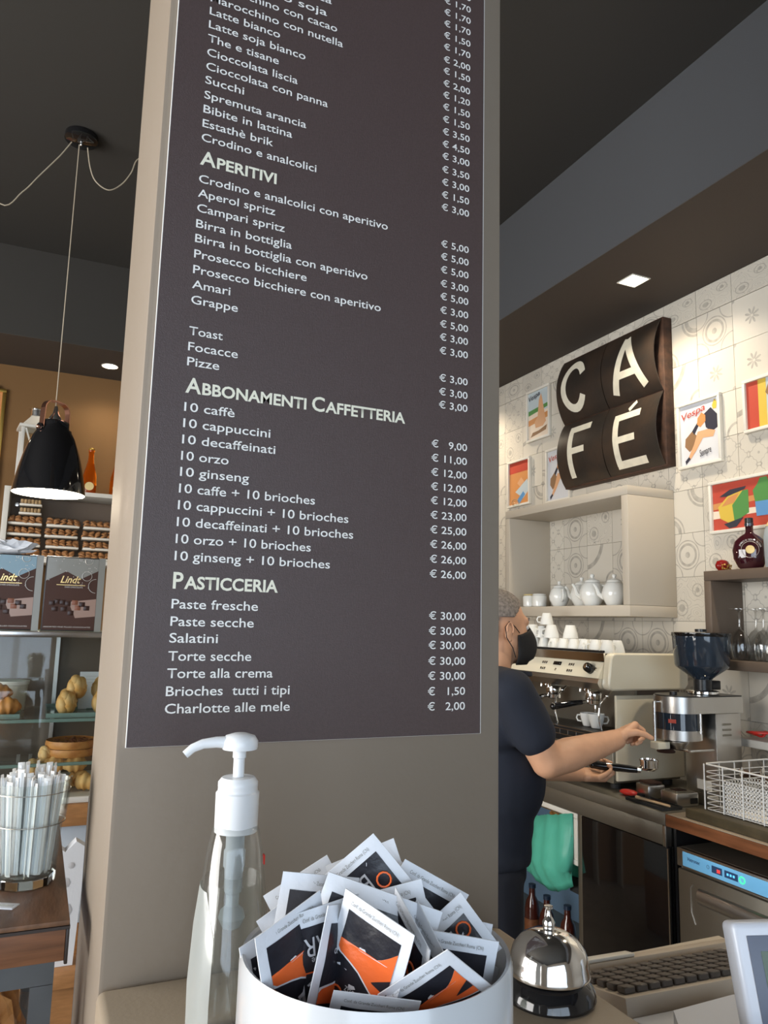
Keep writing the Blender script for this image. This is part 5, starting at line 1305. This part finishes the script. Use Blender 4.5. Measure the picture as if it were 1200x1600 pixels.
# drip tray
MB().box(MX0-.03, MX0+.169, y0_, y1_, 1.120, 1.178, bev=.004).obj('drip_tray', 'black_plastic', em)
for k in range(40):
    yy = y0_+.01+(y1_-y0_-.02)*k/39; MB().box(MX0-.026, MX0+.165, yy-.0015, yy+.0015, 1.1785, 1.1825).obj('grate_bar', 'chrome_soft', em)
for zz in (1.1825, 1.170, 1.148): MB().box(MX0-.034, MX0-.0305, y0_, y1_, zz-.0025, zz).obj('grate_edge', 'chrome_soft', em)
for k in range(14): MB().box(MX0-.0335, MX0-.0305, y0_+.02+.056*k, y0_+.023+.056*k, 1.1485, 1.1668).obj('grate_front_bar', 'chrome_soft', em)
MB().box(MX0+.05, MX1-.02, y0_, y1_, .9745, 1.1195, bev=.003).obj('base_body', 'steel_dark', em)
for (x, y) in ((MX0+.09, MY0+.08), (MX0+.09, MY1-.08), (MX1-.06, MY0+.08), (MX1-.06, MY1-.08)):
    MB().lathe([(.020, ZB_+.0003), (.020, ZB_+.018), (.012, .974)], 14, Matrix.Translation((x, y, 0))).obj('foot', 'black_rubber', em)
# two cups on the tray, cups on top
def cup_me(s):
    a = MB().lathe([(.018*s, 0), (.020*s, .002), (.030*s, .035*s), (.033*s, .055*s), (.031*s, .055*s), (.027*s, .034*s), (.016*s, .006*s), (0, .005*s)], 22, cap=False).mesh('cup_body', 'porcelain')
    b = MB().tube([(.030*s, 0, .045*s), (.043*s, 0, .044*s), (.047*s, 0, .032*s), (.041*s, 0, .020*s), (.026*s, 0, .018*s)], .0035*s, 6).mesh('cup_handle', 'porcelain'); return a, b
CM = {}
def cup(loc, label, group, s=1., up_=True, rz=0.):
    if s not in CM: CM[s] = cup_me(s)
    t = thing('cup', label, 'cup', loc, rz, group)
    for nm, me in zip(('cup_body', 'cup_handle'), CM[s]):
        o = link(nm, me, t)
        if not up_: o.rotation_euler = (PI, 0, 0); o.location = (0, 0, .055*s)
    return t
c1 = cup((MX0+.075, 2.765, 1.1828), 'white espresso cup on the drip tray, left of the pair', 'cups on the drip tray', 1.0, True, PI*.75)
c2 = cup((MX0+.062, 2.690, 1.1828), 'white espresso cup with a small grey print, right of the pair on the drip tray', 'cups on the drip tray', 1.08, True, -.6)
MB().tube([(-.0305*math.cos(-.9+.6+i*.2+2.9), 0.0305*math.sin(i*.2-.5), .040+.006*math.sin(i)) for i in range(4)], .0012, 5).obj('grey_print', 'bezel_grey', c2)
zr = zt_-.0035
n_ = 0
words = ('first', 'second', 'third', 'fourth', 'fifth', 'sixth', 'seventh', 'eighth', 'ninth', 'tenth', 'eleventh', 'twelfth')
for i in range(10):
    cup((MX0+.06, 2.61+.074*i, zr), 'upturned white cup in the front row on the machine, %s from the grinder end' % words[i], 'upturned cups on the machine', 1.0, False, (i*1.9) % 6)
for i in range(9):
    cup((MX0+.14, 2.64+.078*i, zr), 'upturned white cup in the second row on the machine, %s from the grinder end' % words[i], 'upturned cups on the machine', 1.0, False, (i*2.3+1) % 6)
for i in range(6):
    cup((MX0+.075, 3.02+.074*i, zr+.0552), 'white cup stacked on the front row of the machine, %s of the upper layer' % words[i], 'upturned cups on the machine', 1.0 if i % 2 else 1.12, False, (i*1.3+2) % 6)
cup((MX0+.085, 3.07, zr+.1175), 'white cup perched on top of the stacked cups', 'upturned cups on the machine', 1.0, False, 2.4)
cup((MX0+.14, 2.96, zr+.0552), 'large white cup stacked behind, near the middle of the machine', 'upturned cups on the machine', 1.12, False, .4)

# ------------------------------------------------------------------ grinder with hopper
gr = thing('coffee_grinder', 'tall steel coffee grinder with black hopper and round doser', 'grinder', (0, 0, 0))
K = Vector((2.36, 2.171)); bw_ = .156; GY = K.y+bw_/2
GZ = 1.359
MB().box(K.x, K.x+.130, K.y, K.y+bw_, ZB_+.0455, GZ-.060, bev=.004).obj('motor_body', 'steel', gr)
MB().box(K.x+.008, K.x+.122, K.y+.008, K.y+bw_-.008, ZB_+.0005, ZB_+.045, bev=.004).obj('base', 'steel_dark', gr)
DX = K.x-.110; DR = .087
def stadium(r, x1):
    return [(DX+r*math.cos(a), GY+r*math.sin(a)) for a in [math.radians(d) for d in range(90, 271, 10)]]+[(x1, GY-r), (x1, GY+r)]
MB().prism(stadium(DR, K.x+.134), GZ-.0595, GZ).obj('hood', 'steel', gr)
MB().prism(stadium(DR-.004, K.x+.1335), GZ+.0002, GZ+.004).obj('hood_lid', 'black_plastic', gr)
MB().lathe([(.014, 0), (.014, .012), (0, .013)], 18, Matrix.Translation((DX-.02, GY, GZ+.0042))).obj('lid_knob', 'black_plastic', gr)
MB().lathe([(0, GZ-.121), (DR-.004, GZ-.121), (DR-.004, GZ-.060), (0, GZ-.060)], 40, Matrix.Translation((DX, GY, 0))).obj('doser_window', 'smoked', gr)
MB().lathe([(0, GZ-.165), (DR*.55, GZ-.165), (DR*.80, GZ-.158), (DR-.002, GZ-.158), (DR-.002, GZ-.1215), (0, GZ-.1215)], 40, Matrix.Translation((DX, GY, 0))).obj('doser_ring', 'steel', gr)
MB().lathe([(0, GZ-.195), (.028, GZ-.195), (.045, GZ-.170), (.045, GZ-.1655)], 28, Matrix.Translation((DX-.01, GY, 0))).obj('doser_outlet', 'steel', gr)
MB().box(-.010, .010, 0, .0008, -.006, .006, mx=basis((DX-DR*.80, GY-DR*.52, GZ-.085), (.55, -.83, 0), (.83, .55, 0))).obj('red_sticker', 'led_red', gr) if 0 else MB().box(-.014, .014, -.007, .007, 0, .0008, mx=basis((DX-(DR-.0035)*.86, GY-(DR-.0035)*.51, GZ-.088), (.51, -.86, 0), (0, 0, 1))).obj('red_sticker', 'poster_red', gr)
lv = MB(); lv.cyl((DX-DR-.020, GY+.010, GZ-.165), (DX-DR-.020, GY+.010, GZ-.020), .0055, .0055, 12); lv.cyl((DX-DR-.020, GY+.010, GZ-.022), (DX-DR+.01, GY+.006, GZ-.022), .005, .005, 10); lv.obj('doser_lever', 'chrome_soft', gr)
MB().box(DX-DR-.032, DX-DR+.026, GY-.018, GY+.024, GZ-.192, GZ-.166, bev=.003).obj('lever_block', 'cream_enamel', gr)
MB().lathe([(.032, 0), (.034, .004), (.026, .012), (0, .012)], 24, Matrix.Translation((DX-.055, GY+.01, GZ-.2075))).obj('tamper', 'coffee', gr)
MB().cyl((DX+.018, GY-DR-.004, GZ-.130), (DX+.018, GY-DR-.004, GZ-.058), .005, .005, 12).obj('window_post', 'chrome_soft', gr)
fk = MB(); fk.box(DX-.02, DX+.10, GY-.075, GY-.068, GZ-.199, GZ-.190, bev=.001); fk.box(DX-.02, DX-.014, GY-.0679, GY+.02, GZ-.199, GZ-.190, bev=.001); fk.obj('portafilter_fork', 'chrome_soft', gr)
for k in range(3):
    v = MB(); v.box(K.x+.030, K.x+.075, K.y-.0045, K.y-.0002, GZ-.105-.020*k, GZ-.098-.020*k, bev=.0018); v.obj('vent_louvre', 'steel_dark', gr)
MB().box(K.x-.0012, K.x-.0002, K.y+.03, K.y+.10, ZB_+.06, ZB_+.095).obj('rating_label', 'frame_white', gr)
HXc, HYc = K.x+.022, GY
T = Matrix.Translation((HXc, HYc, 0))
MB().lathe([(.055, GZ+.0045), (.060, GZ+.007), (.060, GZ+.016), (.045, GZ+.020), (0, GZ+.020)], 32, T).obj('hopper_collar', 'chrome', gr)
MB().lathe([(.034, GZ+.0205), (.034, GZ+.060)], 28, T).obj('hopper_throat', 'black_plastic', gr)
MB().box(HXc+.03, HXc+.075, HYc-.02, HYc+.02, GZ+.0205, GZ+.055, bev=.003).obj('shut_off_slide', 'black_plastic', gr)
MB().lathe([(.036, GZ+.0605), (.040, GZ+.066), (.097, GZ+.106), (.101, GZ+.115), (.108, GZ+.225)], 48, T, cap=False).obj('hopper', 'smoked', gr)
MB().lathe([(0, GZ+.062), (.033, GZ+.062), (.093, GZ+.108), (.097, GZ+.117), (.1015, GZ+.180), (0, GZ+.185)], 40, T).obj('coffee_beans', 'coffee', gr)
MB().lathe([(.1085, GZ+.2255), (.110, GZ+.228), (.110, GZ+.238), (.100, GZ+.241), (0, GZ+.2415)], 48, T).obj('hopper_lid', 'black_gloss', gr)
MB().lathe([(.022, GZ+.242), (.022, GZ+.253), (0, GZ+.254)], 20, T).obj('lid_grip', 'black_plastic', gr)

# ------------------------------------------------------------------ small things on the steel counter
zk = ZB_+.0005
def grey_box(name, x, y, rz, sx, sy, sz, label, extra=None):
    t = thing(name, label, 'box', (x, y, zk), rz)
    MB().box(-sx, sx, -sy, sy, 0, sz, bev=.006).obj('casing', 'register_grey' if 0 else 'steel', t)
    MB().box(-sx+.012, sx-.012, -sy+.012, sy-.012, sz+.0002, sz+.003, bev=.001).obj('top_plate', 'steel_dark', t)
    if extra: extra(t)
    return t
p1 = az(1032, 1243, .95); p2 = az(1082, 1255, .95)
grey_box('knock_drawer', 2.270, 2.425, -.1, .040, .040, .052, 'smaller grey metal coffee box beside the filter holder', lambda t: MB().box(-.03, .03, -.035, .035, .0535, .062, bev=.004).obj('coffee_grounds', 'coffee', t))
grey_box('tamping_box', 2.288, 2.292, -.05, .052, .045, .050, 'larger grey metal box with black side slot, next to the wire basket', lambda t: (MB().box(.010, .045, -.0465, -.0452, .010, .030).obj('black_slot', 'black_plastic', t), MB().box(-.03, .02, -.02, .02, .0495, .056, bev=.003).obj('ground_coffee', 'coffee', t)))
t = thing('coffee_tray', 'dark flat tray at the counter edge with a wooden stirrer', 'tray', (2.185, 2.325, zk), -.02)
MB().box(-.045, .05, -.10, .10, 0, .006, bev=.002).obj('base', 'black_rubber', t)
m = MB()
for a in ((-.045, .05, -.10, -.096), (-.045, .05, .096, .10), (-.045, -.041, -.0955, .0955), (.046, .05, -.0955, .0955)): m.box(*a, .0062, .011)
m.obj('rim', 'black_rubber', t)
MB().box(-.0, .04, -.05, .05, .0063, .008, bev=.0005).obj('spilled_coffee', 'coffee', t)
t = thing('wooden_stirrer', 'pale wooden stick lying across the dark tray', 'stirrer', (2.165, 2.33, zk+.0115), 0)
MB().tube([(0, .06, 0.003), (.005, -.02, .003), (.012, -.10, .003)], .0055, 8, rs=[.0070, .0045, .0045]).obj('stick', 'stick_wood', t)
t = thing('red_brush', 'small red scoop on the counter below the barista\'s hand', 'brush', (2.205, 2.475, zk), .3)
MB().ball((0, 0, .012), (.022, .040, .0118), 14).obj('scoop', 'red_plastic', t)
MB().tube([(0, -.036, .012), (.01, -.07, .012)], .005, 8).obj('handle', 'black_plastic', t)
# ------------------------------------------------------------------ barista
def blob(name, mtl, parent, build, vox=.007, sm=4, world=False):
    m = MB(); build(m); o = m.obj(name, mtl, parent, ang=180)
    r = o.modifiers.new('remesh', 'REMESH'); r.mode = 'VOXEL'; r.voxel_size = vox; r.use_smooth_shade = True
    s = o.modifiers.new('smooth', 'SMOOTH'); s.factor = .6; s.iterations = sm
    return o
def cap_(m, p, q, r0, r1, seg=14):
    p, q = Vector(p), Vector(q); m.cyl(p, q, r0, r1, seg); m.ball(p, r0, seg); m.ball(q, r1, seg)
def chain(m, pts, seg=14):
    for (p, r), (q, s) in zip(pts, pts[1:]): cap_(m, p, q, r, s, seg)
bar = thing('person', 'barista with grey cropped hair, black mask and dark navy T-shirt at the coffee machine', 'person', (0, 0, 0))
V = Vector
HC_ = V((1.480, 2.285, 1.592))              # head centre (between the ears)
RH = Matrix.Rotation(math.radians(-4), 4, 'Z')      # facing +X, a little towards the camera
def hp_(x, y, z): return HC_ + (RH.to_3x3() @ V((x, y, z)))
shR, shL = V((1.385, 2.075, 1.400)), V((1.42, 2.465, 1.39))
elR = V((1.505, 2.055, 1.185)); wrR = V((1.800, 2.075, 1.238))
elL = V((1.69, 2.47, 1.09)); wrL = ax(908, 1210, 1.975)

def body(m):
    # head
    m.ball(hp_(-.015, 0, .035), (.098, .078, .098), 24, mx=RH); m.ball(hp_(.030, 0, -.015), (.068, .064, .090), 20, mx=RH)
    m.ball(hp_(.045, 0, -.075), (.052, .050, .042), 16, mx=RH); m.ball(hp_(.078, 0, .032), (.022, .055, .020), 14, mx=RH)     # jaw, brow
    m.ball(hp_(.093, 0, -.024), (.014, .014, .018), 12, mx=RH); m.ball(hp_(.094, 0, .004), (.013, .010, .026), 12, mx=RH)        # nose
    for s in (-1, 1):
        m.ball(hp_(.057, s*.034, -.022), (.022, .023, .024), 12, mx=RH)
    # neck and trunk
    chain(m, [(hp_(-.015, 0, -.06), .060), (V((1.44, 2.28, 1.455)), .066), (V((1.42, 2.28, 1.39)), .07)])
    m.ball((1.41, 2.28, 1.30), (.10, .17, .13), 20); m.ball((1.43, 2.28, 1.12), (.11, .14, .16), 20); m.ball((1.41, 2.28, .95), (.09, .13, .12), 20)
    # right arm
    chain(m, [(shR, .060), (shR.lerp(elR, .5), .058), (elR, .052)], 16); m.ball(elR, .053, 16)
    chain(m, [(elR, .052), (elR.lerp(wrR, .3), .055), (elR.lerp(wrR, .75), .042), (wrR, .034)], 16)
    chain(m, [(shL, .064), (shL.lerp(elL, .5), .053), (elL, .043)], 14)
    chain(m, [(elL, .043), (elL.lerp(wrL, .3), .046), (wrL, .028)], 14)
    # legs
    for s in (-1, 1):
        chain(m, [(V((1.40, 2.28+s*.08, .86)), .070), (V((1.41, 2.28+s*.09, .48)), .055), (V((1.40, 2.28+s*.105, .09)), .040)], 14)
blob('body', 'skin', bar, body, .009, 3)
# hands, finger by finger
def hand(nm, wr, palm, dirv, thumb, curls, side):
    def f(m):
        d = (palm-wr).normalized(); n = dirv.normalized(); s = d.cross(n).normalized()*side
        cap_(m, wr-d*.01, wr+d*.02, .026, .027); c = wr+d*.055
        for k in range(4):
            off = (k-1.5)*.0195; cap_(m, wr+d*.010+s*off*.7, wr+d*.084+s*off, .0185, .0135, 10)
        for k in range(4):
            off = (k-1.5)*.0195; L_ = (.038, .044, .041, .032)[k]; p = wr+d*.084+s*off
            a = curls[0]; v1 = (d*math.cos(a)+n*math.sin(a)); q = p+v1*L_
            a2 = a+curls[1]; v2 = (d*math.cos(a2)+n*math.sin(a2)); q2 = q+v2*L_*.68
            a3 = a2+curls[2]; v3 = (d*math.cos(a3)+n*math.sin(a3)); q3 = q2+v3*L_*.52
            cap_(m, p, q, .0105, .0095, 8); cap_(m, q, q2, .0095, .0085, 8); cap_(m, q2, q3, .0085, .0075, 8)
        t0 = wr+d*.025-s*.025; t1 = t0+(d*.55-s*.65+n*.35).normalized()*.035; t2 = t1+thumb.normalized()*.032; t3 = t2+(thumb.normalized()+n*.4).normalized()*.024
        cap_(m, t0, t1, .0145, .0125, 10); cap_(m, t1, t2, .0120, .0105, 10); cap_(m, t2, t3, .0105, .0085, 8)
    return blob(nm, 'skin', bar, f, .0035, 3)
# right fist on the grinder lever: knuckles up, palm turned down and forward
hand('right_hand', wrR, wrR+V((.075, .02, .035)), V((.35, -.35, -.85)), V((.8, -.3, -.2)), (1.0, 1.45, .9), 1)
# left hand closed round the filter handle
hand('left_hand', wrL, wrL+V((.09, -.02, -.004)), V((.10, -.30, .90)), V((.90, -.2, .35)), (.70, 1.30, .8), -1)
def ear(m):
    m.ball(hp_(-.012, -.0805, -.004), (.017, .006, .031), 14, mx=RH @ Matrix.Rotation(.15, 4, 'Y')); m.ball(hp_(-.008, -.079, -.030), (.009, .006, .011), 10)
e_ = blob('ear', 'skin', bar, ear, .0025, 2)
b = MB(); b.tube([hp_(-.012+.012*math.cos(a), -.087, .002+.023*math.sin(a)) for a in [i*.5 for i in range(-1, 8)]], .0028, 6); b.obj('ear_fold', 'skin', e_)
def ear2(m): m.ball(hp_(-.012, .0805, -.004), (.017, .006, .031), 14, mx=RH)
blob('ear', 'skin', bar, ear2, .003, 2)
for s in (-1, 1):
    ey = MB().ball(hp_(.0815, s*.031, .010), .0115, 12).obj('eye', 'eye_white', bar)
    MB().ball(hp_(.0905, s*.032, .010), .0048, 10).obj('iris', 'black_plastic', ey)
    m = MB(); m.tube([hp_(.094, s*.014, .034), hp_(.093, s*.032, .040), hp_(.082, s*.050, .036)], .0045, 6, rs=[.0035, .005, .003]); m.obj('eyebrow', 'hair_grey', bar)
# hair: cropped cap over the skull, faded at the sides
hm = MB(); g = bmesh.ops.create_uvsphere(hm.bm, u_segments=110, v_segments=80, radius=1)['verts']
kill = []
for v in g:
    x, y, z = v.co
    lim = -.05 if x < .15 else -.05+(x-.15)*1.15
    if x < -.35: lim = -.62
    if z < lim or (abs(y) > .75 and z < .05 and x > -.3) or x > .80: kill.append(v)
    v.co = V((x*.1015, y*.0815, z*.1015))
bmesh.ops.delete(hm.bm, geom=kill, context='VERTS')
bmesh.ops.transform(hm.bm, matrix=Matrix.Translation(hp_(-.015, 0, .0355)) @ RH, verts=hm.bm.verts)
ho_ = hm.obj('hair', 'hair_grey', bar, ang=180); md = ho_.modifiers.new('t', 'SOLIDIFY'); md.thickness = .004; md.offset = 1
# mask with ear loops
mm = MB(); n1, n2 = 16, 12; grid = []
for i in range(n1+1):
    a = math.radians(-78+156*i/n1); row = []
    for j in range(n2+1):
        v = j/n2; z = -.118+v*.128*(1-.22*abs(math.sin(a))**2) + .010*abs(math.sin(a))*0
        rr = .074+.055*math.cos(a)*math.sin(PI*(.15+.70*v))+(-.012 if v < .15 else 0)
        row.append(mm.bm.verts.new(hp_(.012+rr*math.cos(a)*(1.0), .072*math.sin(a)*(1 if v > .3 else .85+.5*v), z)))
    grid.append(row)
for i in range(n1):
    for j in range(n2): mm.bm.faces.new((grid[i][j], grid[i+1][j], grid[i+1][j+1], grid[i][j+1]))
mo = mm.obj('face_mask', 'mask_cloth', bar, ang=180); md = mo.modifiers.new('t', 'SOLIDIFY'); md.thickness = .0025
for s in (-1, 1):
    b = MB(); b.tube([hp_(.034, s*.071, -.010), hp_(.010, s*.080, .012), hp_(-.016, s*.087, .028), hp_(-.030, s*.085, .010), hp_(-.024, s*.083, -.025), hp_(.005, s*.075, -.060), hp_(.022, s*.064, -.092)], .0016, 6); b.obj('ear_loop', 'mask_cloth', mo)
def shirt(m):
    m.ball((1.40, 2.28, 1.30), (.140, .195, .145), 24); m.ball((1.445, 2.28, 1.10), (.175, .185, .190), 24); m.ball((1.405, 2.28, .96), (.165, .180, .14), 22)
    m.ball((1.40, 2.278, 1.39), (.095, .15, .070), 18)
    chain(m, [(V((1.41, 2.19, 1.415)), .060), (shR, .072), (shR.lerp(elR, .36), .074), (shR.lerp(elR, .60), .072)], 18)
    chain(m, [(V((1.42, 2.36, 1.415)), .060), (shL, .072), (shL.lerp(elL, .36), .072), (shL.lerp(elL, .58), .070)], 16)
    m.lathe([(.160, .845), (.163, .88), (.160, .95), (.10, .96)], 28, Matrix.Translation((1.400, 2.28, 0)), sy=1.08)
s_ = blob('t_shirt', 'shirt_navy', bar, shirt, .009, 6)
m = MB(); m.lathe([(.068, 1.452), (.073, 1.456), (.071, 1.468), (.066, 1.466)], 28, Matrix.Translation((1.432, 2.28, -.012))@Matrix.Rotation(.06, 4, 'Y')); m.obj('collar', 'shirt_navy', s_)
def trous(m):
    m.lathe([(.10, .93), (.148, .92), (.150, .80), (.10, .72)], 26, Matrix.Translation((1.395, 2.28, 0)), sy=1.08)
    for s in (-1, 1):
        chain(m, [(V((1.40, 2.28+s*.075, .82)), .098), (V((1.41, 2.28+s*.09, .48)), .080), (V((1.40, 2.28+s*.105, .10)), .066)], 16)
blob('trousers', 'trouser_navy', bar, trous, .010, 4)
for s in (-1, 1):
    y = 2.28+s*.105
    def shoe(m): m.ball((1.40, y, .05), (.06, .045, .05), 12); m.ball((1.49, y, .035), (.10, .046, .034), 14); m.box(1.345, 1.58, y-.042, y+.042, .001, .022, bev=.008)
    blob('shoe', 'black_rubber', bar, shoe, .006, 2)
# portafilter in the left hand
pfh = thing('portafilter', 'chrome filter holder with black handle held in the barista\'s left hand', 'filter holder', (0, 0, 0))
h0 = wrL+V((.045, -.012, .036)); h1 = ax(996, 1203, 2.15)
bk_ = ax(1014, 1194, 2.195)
dv = (h1-h0).normalized()
m = MB(); m.tube([h0, h0.lerp(h1, .3), h0.lerp(h1, .8), h1], .012, 12, rs=[.0140, .0165, .0145, .0115]); m.ball(h0, .0142, 12); m.obj('handle', 'black_gloss', pfh)
m = MB(); m.cyl(h1+dv*.0005, h1+dv*.012, .0108, .0095, 14); m.cyl(h1+dv*.012, bk_+(V((h1.x, h1.y, bk_.z))-bk_).normalized()*.030-V((0, 0, .008)), .0075, .0065, 10); m.obj('ferrule', 'chrome', pfh)
T = Matrix.Translation((bk_.x, bk_.y, bk_.z))
MB().lathe([(0, -.024), (.020, -.024), (.030, -.016), (.0335, -.012), (.0335, .012), (.0360, .0125), (.0360, .018), (.0315, .018), (.030, .006), (0, .006)], 32, T).obj('basket', 'chrome', pfh)
MB().lathe([(.029, .0065), (.024, .012), (0, .014)], 24, T).obj('ground_coffee', 'coffee', pfh)
